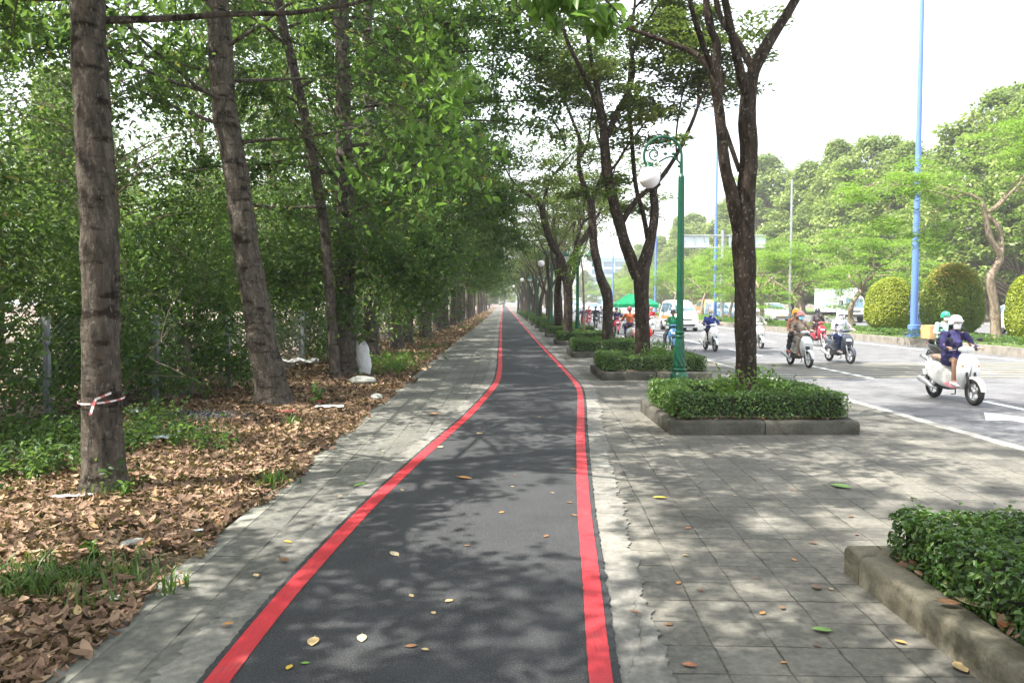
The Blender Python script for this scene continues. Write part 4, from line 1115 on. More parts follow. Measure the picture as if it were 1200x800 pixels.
for k, (px, Y) in enumerate(((1071.5, 32.7), (838, 63.5), (768, 95), (718, 127))):
    light_pole(bl[k] if k < 3 else 'farthest thin blue light pole above the distant traffic', (P(px, 355, Y).x, Y, .16), 17 if k else 18)
# sign gantry seen from behind
gy = 60; gx = P(846, 355, gy).x
gr = empty('sign_gantry', (gx, gy, .16), 0, 'grey steel cantilever sign frame seen from behind over the median', 'road sign')
t = MB(); t.tube([(0, 0, 0), (0, 0, 7.1)], [.16, .13], 12); t.build('mast', grey_metal, gr)
zt, zb = P(846, 276, gy).z - .16, P(846, 290, gy).z - .16
xl, xr = P(802, 280, gy).x - gx, P(898, 280, gy).x - gx
t = MB()
for z in (zt, zb): t.tube([(xl, .12, z), (xr, .12, z)], .055, 8)
for k in range(9): t.tube([(lerp(xl, xr, k / 8), .12, zb), (lerp(xl, xr, k / 8), .12, zt)], .03, 6)
t.build('truss', grey_metal, gr)
for a, b in ((xl, lerp(xl, xr, .31)), (lerp(xl, xr, .55), xr)):
    t = MB(); t.box(((a + b) / 2, .20, (zt + zb) / 2), (b - a, .04, (zt - zb) * .92)); t.build('sign_back', white_metal, gr)
# far grey pole
t = MB(); t.tube([(0, 0, 0), (0, 0, 9)], [.09, .06], 8); o = t.build('utility_pole', grey_metal); o.location = (P(925.5, 355, 47).x, 47, .1); tag(o, 'thin pale utility pole between light green median trees', 'pole')

# ==================================================================== TREES
def jit(r, s): return Vector((r.normal(0, s), r.normal(0, s), r.normal(0, s)))
def polyline(r, p, d, L, n, wander, trop):
    pts = [Vector(p)]; d = Vector(d).normalized()
    for i in range(n):
        d = (d + jit(r, wander) + Vector(trop)).normalized(); pts.append(pts[-1] + d * (L / n))
    return pts
def sub_at(pts, k):
    x = k * (len(pts) - 1); i = min(int(x), len(pts) - 2); return pts[i].lerp(pts[i + 1], x - i), (pts[i + 1] - pts[i]).normalized()

def wood_tube(t, pts, rad, n):
    t.tube(pts, rad, n)
def densify(pts, rad, m):
    """Catmull-Rom through traced points"""
    P_ = [Vector(p) for p in pts]; out = []; ro = []
    for i in range(len(P_) - 1):
        a = P_[max(i - 1, 0)]; b = P_[i]; c = P_[i + 1]; d = P_[min(i + 2, len(P_) - 1)]
        for k in range(m):
            u = k / m
            out.append(.5 * ((2 * b) + (c - a) * u + (2 * a - 5 * b + 4 * c - d) * u * u + (3 * b - a - 3 * c + d) * u ** 3)); ro.append(lerp(rad[i], rad[i + 1], u))
    out.append(P_[-1]); ro.append(rad[-1]); return out, ro
def trunk_tube(t, pts, rad, n=16, m=6, rough=.06, seed=0, flare=True, rings=True):
    pts, rad = densify(pts, rad, m)
    R = []; t0 = len(t.v)
    z0 = pts[0].z; rr = []
    for i, (p, r) in enumerate(zip(pts, rad)):
        h = (p - pts[0]).length
        q = r * (1 + (.34 * math.exp(-h / .16) if flare else 0))
        if rings: q *= 1 + .055 * max(0, mnoise.noise(Vector((seed, 0, h * 3.2)))) * 2.6
        rr.append(q)
    a = len(t.v); t.tube(pts, rr, n)
    for i in range(a, len(t.v)):
        v = Vector(t.v[i]); ci = (i - a) // n; c = pts[min(ci, len(pts) - 1)]
        d = v - c; k = 1 + rough * 2.2 * mnoise.noise(Vector((v.x * 5 + seed, v.y * 5, v.z * 2.2))) + rough * mnoise.noise(Vector((v.x * 16, v.y * 16, v.z * 7 + seed)))
        if i < a + n: k *= 1.05
        t.v[i] = tuple(c + d * k)

def broad_tree(seed, trunk_pts, trunk_r, limb_z=(3.0, 12), nlimb=22, reach=(2.6, 4.2), leaf=.10, per=42, low=[], extra=[], updir=.22, asp=.52):
    """row tree of the left side: straight trunk, many whorled side limbs, drooping leafy sprays. -> (wood MB, leaf parts)"""
    r = np.random.default_rng(seed); t = MB(); parts = []
    trunk_tube(t, trunk_pts, trunk_r, 16, 8, .05, seed)
    top = trunk_pts[-1]; base = trunk_pts[0]
    tz = [p.z for p in trunk_pts]
    def tr(z):
        for a, b in zip(trunk_pts, trunk_pts[1:]):
            if a.z <= z <= b.z: return a.lerp(b, (z - a.z) / (b.z - a.z))
        return trunk_pts[-1]
    limbs = []
    for i in range(nlimb):
        z = lerp(limb_z[0], limb_z[1], (i + r.random() * .7) / nlimb); a = i * 2.4 + r.normal(0, .3)
        k = (z - limb_z[0]) / (limb_z[1] - limb_z[0]); L = r.uniform(*reach) * (1 - .45 * k ** 2)
        limbs.append((tr(z), Vector((math.cos(a), math.sin(a), updir + .35 * k)), L, (.033 if leaf < .112 else .045) * (1 - .5 * k)))
    for (p, d, L) in low: limbs.append((Vector(p), Vector(d), L, .035))
    for p, d, L, rad in limbs:
        pts = polyline(r, p, d, L, 7, .10, (0, 0, -.03)); t.tube(pts, [rad * (1 - .8 * k / 7) for k in range(8)], 6)
        for s in range(int(L * 3.4)):
            q, dd = sub_at(pts, r.uniform(.25, 1)); sd = (dd * .5 + jit(r, .55)).normalized(); sl = r.uniform(.5, 1.1)
            sp = polyline(r, q, sd, sl, 4, .14, (0, 0, -.07)); t.tube(sp, [.010, .008, .006, .005, .003], 4)
            n = int(per * r.choice([.35, .8, 1.3, 1.9])); sg = r.uniform(.09, .19); kk = r.random(n) * 4; ii = np.minimum(kk.astype(int), 3); A = np.array([list(x) for x in sp])
            C = A[ii] + (A[ii + 1] - A[ii]) * (kk - ii)[:, None] + r.normal(0, sg, (n, 3)) * [1, 1, .75]
            parts.append(leaves(C, leaf, asp, .45, .75, True, r, .5))
    for (c, s, n, lf) in extra:
        C = np.array(list(c)) + r.normal(0, 1, (n, 3)) * np.array(s); parts.append(leaves(C, lf, asp, .4, .9, True, r, .3))
    return t, parts
def tree_obj(name, t, parts, bm, lm, loc, label, group, cat='tree', rz=0):
    root = empty(name, loc, rz, label, cat, group)
    t.build('trunk', bm, root)
    V, F, rd = merge(parts); link('crown', fast_mesh('crown', V, F, rd, [lm]), root)
    return root
V3 = Vector
def rel(pts, base): return [Vector(p) - Vector(base) for p in pts]
GL = 'row of tall trees left of the path'
def clear_views(parts, base, lines, keep=.12, w=.20):
    """thin out sprays standing right in front of a trunk, as pruned street trees are"""
    out = []; c0 = np.array(list(CAM)); b = np.array(list(base))
    for V, F, rd in parts:
        k = 6 if len(V) == 3 * len(F) else 4; n = len(V) // k; cen = V.reshape(n, k, 3).mean(1) + b; hit = np.zeros(n, dtype=bool)
        for line in lines:
            for p, q in zip(line, line[1:]):
                for u in np.linspace(0, 1, 6):
                    T = np.array(list(p)) * (1 - u) + np.array(list(q)) * u; d = T - c0; L = np.linalg.norm(d); d = d / L
                    r_ = cen - c0; t_ = r_ @ d; perp = np.linalg.norm(r_ - t_[:, None] * d, axis=1); hit |= (t_ < L - .1) & (t_ > 0) & (perp < w * t_ / L + .03)
        kp = ~hit | (rng.random(n) < keep); V2 = V.reshape(n, k, 3)[kp]; m = len(V2)
        if not m: continue
        fk = len(F) // n; F0 = F.reshape(n, fk, 4)[0] - F.reshape(n, fk, 4)[0].min()
        out.append((V2.reshape(-1, 3), (np.arange(m)[:, None, None] * k + F0[None]).reshape(-1, 4), rd.reshape(n, fk)[kp].ravel()))
    return out
LC = [P(405, 400, 17), P(404, 330, 17), P(404, 250, 17), P(402, 120, 17), P(400, 0, 17)]
LS = [P(376, 240, 15.8), P(373, 225, 15.7), P(362, 160, 15.6), P(346, 90, 15.4), P(330, 20, 15.2), P(322, -10, 15)]
LB = [P(316, 440, 12), P(297, 340, 12), P(286, 270, 12), P(276, 200, 12), P(262, 120, 12), P(254, 0, 12)]
LA = [P(120, 500, 6.4), P(117, 300, 6.4), P(107, 100, 6.5), P(103, 0, 6.5)]
VL = [LC[3:], LS, LB, LA]
# A: nearest trunk with the tape
bA = V3((-3.34, 6.42, 0))
tA = rel([bA, P(120, 500, 6.42), P(118, 400, 6.4), P(117, 300, 6.4), P(112, 200, 6.45), P(107, 100, 6.5), P(103, 0, 6.5), V3((-3.42, 6.6, 6.0)), V3((-3.3, 6.6, 8.5)), V3((-3.3, 6.7, 12.5))], bA)
tA[0] = V3((0, 0, -.02))
w_, p_ = broad_tree(11, tA, [.165, .152, .142, .140, .140, .136, .132, .12, .10, .03], (3.9, 12), 32, (2.6, 4.8), .105, 50)
tree_obj('row_tree', w_, clear_views(p_, bA, VL), bark_left, leaf_left, bA, 'nearest left trunk wrapped with red and white tape', GL)
# B: leaning trunk
bB = V3((G(320, 475).x, 12.0, 0))
tB = rel([bB, P(316, 440, 12), P(307, 400, 12), P(297, 340, 12), P(286, 270, 12), P(276, 200, 12), P(262, 120, 12), P(254, 0, 12), V3((-4.7, 12, 8.3)), V3((-4.8, 12, 10.5)), V3((-4.8, 12, 13.5))], bB); tB[0].z = -.02
w_, p_ = broad_tree(12, tB, [.265, .245, .215, .20, .19, .185, .18, .17, .14, .10, .03], (4.0, 13), 33, (2.8, 5.1), .105, 50,
                    low=[((P(262, 110, 12) - bB), (-1, -.2, .1), 2.2)])
tree_obj('row_tree', w_, clear_views(p_, bB, VL), bark_left, leaf_left, bB, 'thick reddish trunk leaning left, second from the camera', GL)
# C: trunk beside the white sack
bC = V3((G(406, 440).x, 17.0, 0))
tC = rel([bC, P(405, 400, 17), P(404, 330, 17), P(404, 250, 17), P(402, 120, 17), P(400, 0, 17), V3((bC.x, 17, 10.5)), V3((bC.x, 17, 14))], bC); tC[0].z = -.02
w_, p_ = broad_tree(13, tC, [.27, .235, .21, .19, .165, .145, .10, .03], (3.3, 13.5), 38, (3.0, 5.3), .11, 52,
                    low=[(V3((0, 0, 5.8)), (1, -.05, .2), 5.2), (V3((0, 0, 6.6)), (1, .2, .18), 5.4), (V3((0, 0, 7.4)), (1, -.25, .1), 5.4), (V3((0, 0, 5.0)), (1, .35, .12), 4.8), (V3((.1, 0, 2.2)), (.9, -.35, -.02), 1.7), (V3((0, -.1, 2.0)), (.1, -1, -.05), 1.5), (V3((-.1, 0, 2.3)), (-1, -.3, -.05), 1.8), (V3((.1, 0, 3.0)), (1, .1, 0), 2.4), (V3((.1, 0, 2.6)), (.8, .5, -.06), 1.9), (V3((0, 0, 2.5)), (-.6, .6, -.1), 1.9)],
                    extra=[(V3((1.0, .4, 2.5)), (.55, .6, .42), 1500, .115), (V3((1.75, 1.2, 2.0)), (.38, .5, .38), 1000, .11), (V3((.4, -.7, 2.9)), (.6, .3, .4), 900, .11), (V3((-.9, -.6, 2.4)), (.6, .4, .5), 1200, .115), (V3((.9, 2.4, 1.9)), (.5, .6, .5), 1300, .115), (V3((-1.6, .5, 2.2)), (.6, .6, .6), 1200, .11)])
tree_obj('row_tree', w_, clear_views(p_, bC, VL), bark_left, leaf_left, bC, 'third left trunk with the white sack leaning at its foot', GL)
bS = V3((P(392, 355, 15.8).x, 15.8, 0)); tS = rel([bS, P(388, 360, 15.8), P(379, 260, 15.8), P(373, 225, 15.7), P(362, 160, 15.6), P(346, 90, 15.4), P(330, 20, 15.2), P(318, -40, 15), P(300, -120, 14.8)], bS); tS[0].z = -.02
w_, p_ = broad_tree(14, tS, [.11, .105, .10, .10, .10, .095, .085, .07, .04], (4.0, 9.5), 16, (1.6, 2.6), .115, 40)
tree_obj('thicket_tree', w_, clear_views(p_, bS, VL), bark_left, leaf_left, bS, 'slim pale-barked trunk leaning left between the leaning trunk and the sack', 'trees behind the left fence')
# generic variants
gen = []
for sd in (31, 32, 33):
    r = np.random.default_rng(sd); H = 14.5
    pts = [V3((0, 0, -.02))]
    x = y = 0
    for k in range(1, 9):
        x += r.normal(0, .06); y += r.normal(0, .06); pts.append(V3((x, y, H * k / 8)))
    w_, p_ = broad_tree(sd, pts, [.25, .21, .19, .18, .165, .14, .11, .07, .03], (2.8, 14), 44, (3.2, 5.5), .125, 46)
    gen.append(tree_obj('row_tree', w_, p_, bark_left, leaf_left, (0, 0, 0), 'x', GL))
rowY = [22.3, 26.6, 30.5, 34.5, 38.5, 43, 47, 52, 57, 62, 68, 74, 81, 88, 96, 105, 115, 126, 138, 152]
labL = ['fourth trunk in the left row, just beyond the white sack', 'fifth trunk in the left tree row', 'sixth trunk in the left tree row', 'seventh trunk in the left tree row', 'eighth trunk in the left tree row', 'ninth trunk in the left tree row', 'tenth trunk in the left tree row']
rt = np.random.default_rng(5)
for k, Y in enumerate(rowY + [.9, -4.6, -10]):
    g_ = gen[k % 3]; o = g_ if k < 3 else copy_tree(g_)
    X = -3.75 + rt.normal(0, .12) + (.25 if Y > 40 else 0)
    if Y < 3: X = -3.9
    o.location = (X, Y, 0); o.rotation_euler = (0, 0, rt.uniform(0, 6.28)); s = rt.uniform(.92, 1.06); o.scale = (s, s, s)
    o['label'] = labL[k] if k < len(labL) else ('distant tree far along the left row' if Y > 3 else 'overhanging tree beside the camera whose leafy boughs reach over the path')
# bough with big leaves hanging into the top of the picture
r = np.random.default_rng(77); t = MB(); parts = []
b0 = V3((-1.2, 5.6, 4.9)); bough_tree = empty('hanging_bough', (0, 0, 0), 0, 'leafy bough of large light green leaves hanging at the top middle', 'branch')
q = [V3((-3.45, 6.5, 4.6)), V3((-2.2, 6.0, 4.75)), V3((-1.0, 5.6, 4.5)), P(640, -25, 5.3), P(700, -6, 5.3), P(728, 20, 5.3)]
qq, rr = densify(q, [.04, .032, .024, .014, .009, .005], 5); t.tube(qq, rr, 6)
for (px, py, Y, n, s) in ((655, 8, 5.3, 14, .10), (670, 5, 5.3, 18, .10), (690, 14, 5.3, 22, .13), (700, 34, 5.3, 12, .06), (712, 28, 5.3, 10, .07), (640, 2, 5.3, 14, .10), (625, -12, 5.3, 20, .14), (722, 24, 5.3, 5, .05)):
    C = np.array(list(P(px, py, Y))) + r.normal(0, s * .6, (n, 3)); parts.append(leaves(C, .15, .42, .0, 2.4, True, r, .25))
for (px, py, Y, n, s) in ((520, 90, 8, 40, .20), (500, 110, 8, 30, .2), (530, 130, 8, 40, .2), (535, 165, 8, 30, .2), (500, 175, 8, 40, .2), (555, 200, 8.4, 30, .2), (475, 200, 8.4, 40, .22), (440, 215, 8.6, 40, .22), (550, 60, 8, 20, .2), (490, 40, 8, 30, .22)):
    C = np.array(list(P(px, py, Y))) + r.normal(0, s, (n, 3)); parts.append(leaves(C, .115, .55, .1, 1.2, True, r, .3))
    e = P(px, py, Y); t.tube([e + V3((-.9 - .3 * r.random(), .1, .75)), e + V3((-.45, .05, .48)), e + V3((-.1, 0, .1)), e + V3((.1, 0, -.15))], [.007, .006, .004, .002], 4)
t.build('stem', bark_left, bough_tree); parts = clear_views(parts, V3((0, 0, 0)), VL); V, F, rd = merge(parts); link('foliage', fast_mesh('foliage', V, F, rd, [leaf_bright]), bough_tree)

# understorey behind the fence: shrubs and slim trees
def bush_parts(r, c, rad, h, ncl, per, leaf, mat_var=0):
    parts = []
    for i in range(ncl):
        a = r.random() * 6.28; k = r.random() ** .5; z = r.random()
        cc = np.array([c[0] + rad * k * math.cos(a) * (1 - .3 * z), c[1] + rad * k * math.sin(a) * (1 - .3 * z), c[2] + h * z])
        n = int(per * r.uniform(.5, 1.5)); C = cc + r.normal(0, .17, (n, 3)) * [1, 1, .8]; parts.append(leaves(C, leaf, .5, .4, .6, True, r, .35))
    return parts
def bush(seed, rad, h, ncl, per, leaf, mat, nst=6):
    r = np.random.default_rng(seed); t = MB()
    for i in range(nst):
        a = r.random() * 6.28; pts = polyline(r, (r.normal(0, .12), r.normal(0, .12), -.02), (math.cos(a) * .5, math.sin(a) * .5, 1), h * r.uniform(.7, 1.0), 6, .12, (0, 0, .02)); t.tube(pts, [.022, .018, .015, .012, .008, .005, .003], 5)
        for s in range(4):
            q, dd = sub_at(pts, r.uniform(.3, .95)); sp = polyline(r, q, dd * .4 + jit(r, .6), rad * .7, 4, .12, (0, 0, -.02)); t.tube(sp, [.008, .006, .005, .004, .002], 4)
    root = empty('bush', (0, 0, 0)); t.build('stem', bark_far, root)
    V, F, rd = merge(bush_parts(r, (0, 0, .3), rad, h - .3, ncl, per, leaf)); link('foliage', fast_mesh('foliage', V, F, rd, [mat]), root)
    return root
bushes = [bush(41, 1.1, 2.5, 90, 42, .09, leaf_shrub), bush(42, 1.3, 3.6, 110, 40, .095, leaf_left), bush(43, 1.7, 4.9, 135, 42, .10, leaf_shrub)]
rb_ = np.random.default_rng(99); used = [0, 0, 0]
spots = [(-4.95, 10.9, 0), (-4.5, 12.95, 0), (-5.9, 8.6, 0), (-6.6, 10.2, 1), (-6.9, 7.2, 1), (-5.8, 12.9, 0), (-6.6, 14.0, 1), (-5.9, 16.2, 1), (-6.0, 19.5, 1), (-5.9, 23, 1), (-7.9, 12.2, 2), (-8.6, 16, 2), (-8.8, 9.4, 2), (-7.6, 19.5, 2), (-7.4, 24, 2), (-7.0, 28, 2), (-6.6, 33, 2), (-6.4, 38, 2), (-6.2, 44, 2), (-6.0, 51, 2), (-10.5, 20, 2), (-11, 26, 2), (-6, 60, 2), (-6, 70, 2), (-6, 82, 2), (-4.6, 20.2, 0), (-4.9, 24.6, 0), (-4.9, 29, 1), (-4.8, 36, 1), (-7.2, 5.2, 1), (-8.2, 6.4, 2)]
for i, (x, y, k) in enumerate(spots):
    o = bushes[k] if not used[k] else copy_tree(bushes[k]); used[k] = 1
    o.location = (x - (.75 if y < 20 else .2), y + .2, 0); o.rotation_euler = (0, 0, rb_.uniform(0, 6.28)); s = rb_.uniform(.85, 1.15); o.scale = (s, s, s * rb_.uniform(.9, 1.1))
    near_l = {0: 'small bush growing through the fence between the first two posts', 1: 'small bush growing through the fence left of the leaning trunk', 7: 'tall bush behind the fence posts near the plastic heap'} if i < 2 else {2: 'low bush against the fence just right of the taped trunk', 3: 'leafy bush at the fence left of the taped trunk', 4: 'leafy bush at the left edge behind the fence', 5: 'low bush at the fence between taped and leaning trunks', 6: 'bush behind the fence directly left of the leaning trunk', 7: 'bush behind the leaning trunk by the fence'}
    tag(o, near_l.get(i, 'tangled green bush in the thicket behind the left fence'), 'bush', 'thicket behind the left fence')
# slim background trees
def slim_tree(seed, H, crown_z, rad, ncl, per, leaf, mat, lean=0.0, tr=.11):
    r = np.random.default_rng(seed); t = MB(); pts = [V3((0, 0, -.02))]; x = y = 0
    for k in range(1, 8): x += r.normal(lean * H / 7, .08); y += r.normal(0, .08); pts.append(V3((x, y, H * k / 7)))
    trunk_tube(t, pts, [tr, tr * .9, tr * .8, tr * .7, tr * .6, tr * .45, tr * .3, tr * .15], 10, 4, .05, seed)
    parts = []
    for i in range(ncl):
        z = r.uniform(crown_z, H + .8); q, dd = sub_at(pts, min(.98, z / H * r.uniform(.82, .98))); a = r.random() * 6.28; k = rad * (.25 + .75 * r.random()) * (1 - .35 * abs((z - crown_z) / (H - crown_z) - .45))
        e = V3((q.x + math.cos(a) * k, q.y + math.sin(a) * k, z)); t.tube([q, (q + e) / 2 + V3((0, 0, .15)), e], [.022, .013, .004], 4)
        n = int(per * r.uniform(.5, 1.5)); C = np.array(list(e)) + r.normal(0, 1, (n, 3)) * [.34, .34, .24]; parts.append(leaves(C, leaf, .5, .45, .7, True, r, .35))
    return t, parts
slim = []
for sd, H, cz, rad in ((51, 9.5, 2.6, 2.6), (52, 12, 3.5, 3.0), (53, 7.5, 2.0, 2.2)):
    t, p_ = slim_tree(sd, H, cz, rad, 105, 66, .11, leaf_left, .03 if sd == 52 else -.02)
    slim.append(tree_obj('thicket_tree', t, p_, bark_far, leaf_left if sd != 53 else leaf_shrub, (0, 0, 0), 'x', 'trees behind the left fence'))
sp_ = [(-7.6, 15.3, 1), (-9.3, 11.5, 0), (-8.2, 20.5, 0), (-10.2, 15.5, 2), (-7.6, 26, 1), (-9.0, 31, 0), (-7.8, 37, 1), (-8.4, 45, 0), (-7.4, 54, 1), (-8.5, -1.5, 1), (-8, 65, 1), (-8, 80, 0), (-9.2, 6.8, 2), (-11.5, 9.0, 1), (-12, 40, 1), (-8, 98, 1), (-8, 118, 0), (-6, 150, 1)]
ll = ['slim curved trunk rising between the leaning trunk and the third trunk', 'slim tree behind the taped trunk', 'slim tree behind the third trunk', 'small leaning tree seen against the white gap']
us = [0, 0, 0]
for i, (x, y, k) in enumerate(sp_):
    o = slim[k] if not us[k] else copy_tree(slim[k]); us[k] = 1
    o.location = (x, y, 0); o.rotation_euler = (0, 0, rb_.uniform(0, 6.28)); s = rb_.uniform(.9, 1.12); o.scale = (s, s, s)
    o['label'] = ll[i] if i < 4 else 'tree deep in the thicket behind the left fence'

# ---- right row: dark forked trunks with flat sprays of small leaves
def flat_sprays(r, tips, rad, per, leaf, parts, thick=.07):
    for e in tips:
        for s in range(r.integers(1, 4)):
            n = int(per * r.uniform(.5, 1.4)); c = np.array(list(e)) + r.normal(0, 1, 3) * [rad * .7, rad * .7, .22]
            rr_ = rad * r.uniform(.5, 1) * np.sqrt(r.random(n)); a = r.random(n) * 6.28; sx2 = r.uniform(.5, 1); ph = r.random() * 3.14
            X = rr_ * np.cos(a); Y = rr_ * np.sin(a) * sx2
            C = np.stack([c[0] + X * math.cos(ph) - Y * math.sin(ph), c[1] + X * math.sin(ph) + Y * math.cos(ph), c[2] - .12 * (rr_ / rad) ** 2 + r.normal(0, thick, n)], 1)
            parts.append(leaves(C, leaf, .45, 1.1, .25, True, r, .35))
def fork(t, r, p, d, L, rad, depth, tips, spread=.55, up=.12, shrink=.72, wander=.10):
    n = max(3, int(L / .35)); pts = polyline(r, p, d, L, n, wander, (0, 0, up * .3)); r1 = rad * .74
    t.tube(pts, [lerp(rad, r1, k / n) * (1 + .06 * r.normal()) for k in range(n + 1)], 9 if rad > .05 else 5)
    if depth == 0: tips.append(pts[-1]); tips.append(pts[-2]); return
    if depth <= 2 and r.random() < .7: tips.append(pts[len(pts) // 2] + jit(r, .25))
    for k in range(2 if r.random() < .7 else 3):
        dd = (pts[-1] - pts[-2]).normalized(); nd = (dd + jit(r, spread) + V3((0, 0, up))).normalized()
        fork(t, r, pts[-1], nd, L * shrink * r.uniform(.8, 1.2), r1 * (.82 if k == 0 else .66), depth - 1, tips, spread, up, shrink, wander)
GRt = 'row of dark forked trees in the planters'
# traced near tree (planter 1)
def traced_tree(Y, base, stems, seed, label, tipscale=1.0, per=75, leaf=.065, rad=.62, depth=2, extra_tips=[], subs=True, tipmin=None):
    t = MB(); r = np.random.default_rng(seed); tips = []; b = V3(base)
    for st in stems:
        pts = [P(px, py, Y) + V3((0, dy, 0)) - b for px, py, _, dy in st]; rads = [q[2] for q in st]
        if st is stems[0]: pts[0] = V3((0, 0, .05))
        trunk_tube(t, pts, rads, 14 if rads[0] > .05 else 8, 6, .07, seed + len(t.v) * .01, st is stems[0], False)
        if len(st[0]) and rads[-1] < .075:
            d = (pts[-1] - pts[-2]).normalized()
            for k in range(2 if rads[-1] > .025 else 1): fork(t, r, pts[-1], (d + jit(r, .35)).normalized(), 1.1, rads[-1] * .85, depth if rads[-1] > .025 else 0, tips, .5, .12)
            for q in (.55, .8):
                if subs and r.random() < .5: qq_, dd = sub_at(pts, q); fork(t, r, qq_, (dd + jit(r, .6)).normalized(), .8, .018, 1, tips, .6, .05)
    for (px, py, dy) in extra_tips: tips.append(P(px, py, Y) + V3((0, dy, 0)) - b)
    if tipmin: tips = [q for q in tips if q.z > tipmin]
    parts = []; flat_sprays(r, tips, rad, per, leaf, parts, .06)
    return tree_obj('forked_tree', t, parts, bark_row, leaf_row, b, label, GRt)
Y = 10.2; b2 = (P(875, 445, Y).x, Y, .10)
traced_tree(Y, b2, [
    [(875, 452, .135, 0), (874, 400, .135, 0), (873, 330, .14, 0), (871, 285, .15, 0), (873, 240, .125, 0), (878, 190, .115, 0), (876, 135, .115, 0), (884, 85, .085, .05), (903, 48, .075, .1), (935, 0, .06, .2), (965, -60, .055, .3), (985, -110, .05, .4)],
    [(868, 280, .10, 0), (858, 235, .085, -.05), (846, 190, .075, -.1), (840, 140, .07, -.15), (833, 98, .065, -.2), (834, 60, .05, -.25), (822, 30, .045, -.3), (818, -60, .04, -.3)],
    [(833, 96, .045, -.2), (815, 68, .04, -.1), (780, 45, .032, .1), (745, 25, .026, .3), (718, 5, .02, .5), (690, -60, .015, .6)],
    [(833, 96, .04, -.2), (808, 55, .034, -.5), (790, 25, .03, -.8), (765, -70, .026, -1)],
    [(876, 118, .07, 0), (862, 75, .058, -.1), (850, 35, .05, -.2), (826, -70, .045, -.3)],
    [(884, 80, .055, .05), (868, 40, .045, .2), (852, 0, .04, .4), (845, -80, .035, .5)],
    [(868, 200, .03, .05), (854, 150, .035, .15), (846, 120, .03, .25), (856, 88, .028, .35), (852, 60, .02, .4)],
], 61, 'near dark tree forking above its hedge planter, right of the green lamp', per=70, subs=False, tipmin=6.3, extra_tips=[(760, -90, .5), (700, -80, .8), (800, -130, 0), (850, -140, 0), (900, -120, 0), (950, -110, .3), (820, -180, 1), (880, -180, -1)])
Y = 16.85; b3 = (P(753, 405, Y).x, Y, .10)
traced_tree(Y, b3, [
    [(754, 410, 0.163, 0), (753, 370, 0.160, 0), (752, 330, 0.170, 0), (756, 305, 0.143, 0), (764, 275, 0.102, 0), (767, 245, 0.095, 0), (766, 222, 0.088, .0), (772, 214, 0.075, .0)],
    [(748, 325, 0.136, 0), (736, 295, 0.129, 0), (724, 255, 0.119, 0), (714, 215, 0.112, 0), (709, 180, 0.109, 0), (708, 152, 0.095, 0)],
    [(708, 156, 0.075, 0), (697, 120, 0.061, -.1), (680, 85, 0.048, -.2), (664, 55, 0.041, -.3), (652, 15, 0.034, -.3), (640, -20, 0.027, -.3)],
    [(709, 152, 0.068, 0), (705, 115, 0.058, .2), (697, 70, 0.048, .4), (690, 20, 0.041, .6), (684, -20, 0.034, .8)],
    [(712, 160, 0.075, 0), (724, 130, 0.061, .1), (738, 105, 0.054, .2), (745, 75, 0.048, .3), (742, 40, 0.041, .4), (748, 0, 0.034, .5)],
    [(728, 262, 0.068, 0), (745, 235, 0.058, -.1), (768, 215, 0.054, -.2), (786, 190, 0.048, -.3), (803, 155, 0.041, -.4), (811, 132, 0.034, -.5)],
    [(762, 290, 0.061, .1), (757, 250, 0.054, .3), (750, 215, 0.051, .5), (747, 160, 0.048, .7), (745, 100, 0.044, .9), (750, 50, 0.037, 1.1), (765, 10, 0.034, 1.2)],
    [(711, 205, 0.034, 0), (724, 190, 0.034, .1), (735, 172, 0.027, .2), (752, 150, 0.024, .3)],
    [(790, 190, 0.024, -.3), (790, 160, 0.020, -.2), (800, 110, 0.019, 0), (812, 80, 0.015, .1)],
], 62, 'forked tree behind the green lamp with a cut right stem', depth=1, per=165, leaf=.11, rad=.72, subs=False, extra_tips=[(770, 120, .5), (800, 165, -.5), (690, 195, .3), (720, 225, .2), (740, 150, .8), (765, 90, .5), (660, 60, 0), (785, 60, 0), (700, 90, 0), (820, 105, .2), (835, 60, .3), (815, 40, 0), (795, 85, .6), (775, 175, .2), (745, 120, 0), (715, 130, 1), (690, 60, 1), (640, 30, .3), (700, 20, 0), (730, 60, .4), (760, 40, 0), (670, 110, .5), (790, 10, .3), (730, 200, 1)])
Y = 23.5; b4 = (P(712, 392, Y).x, Y, .10)
traced_tree(Y, b4, [
    [(712, 397, 0.165, 0), (712, 370, 0.158, 0), (711, 345, 0.165, 0), (702, 318, 0.132, 0), (696, 285, 0.125, 0), (694, 255, 0.122, 0), (692, 232, 0.119, 0)],
    [(692, 236, 0.086, 0), (682, 212, 0.079, 0), (678, 190, 0.073, 0), (680, 165, 0.059, .1), (672, 140, 0.046, .2), (664, 120, 0.040, .2)],
    [(678, 190, 0.046, 0), (690, 165, 0.040, .2), (693, 140, 0.033, .3)],
    [(693, 234, 0.079, 0), (706, 205, 0.059, .1), (708, 180, 0.053, .2), (700, 150, 0.040, .3), (705, 120, 0.033, .4)],
    [(664, 170, 0.033, .3), (656, 150, 0.033, .3), (648, 135, 0.030, .3), (655, 120, 0.023, .3)],
], 63, 'tree with a single bent trunk, third in the planter row', depth=1, subs=False, per=110, leaf=.12, rad=.85, extra_tips=[(680, 180, 0), (700, 190, .5), (660, 190, 0), (690, 210, .8), (650, 130, .5), (700, 160, 0), (670, 150, 1), (655, 215, .5), (712, 220, 0)])
Y = 30.2; b5 = (P(665, 382, Y).x, Y, .10)
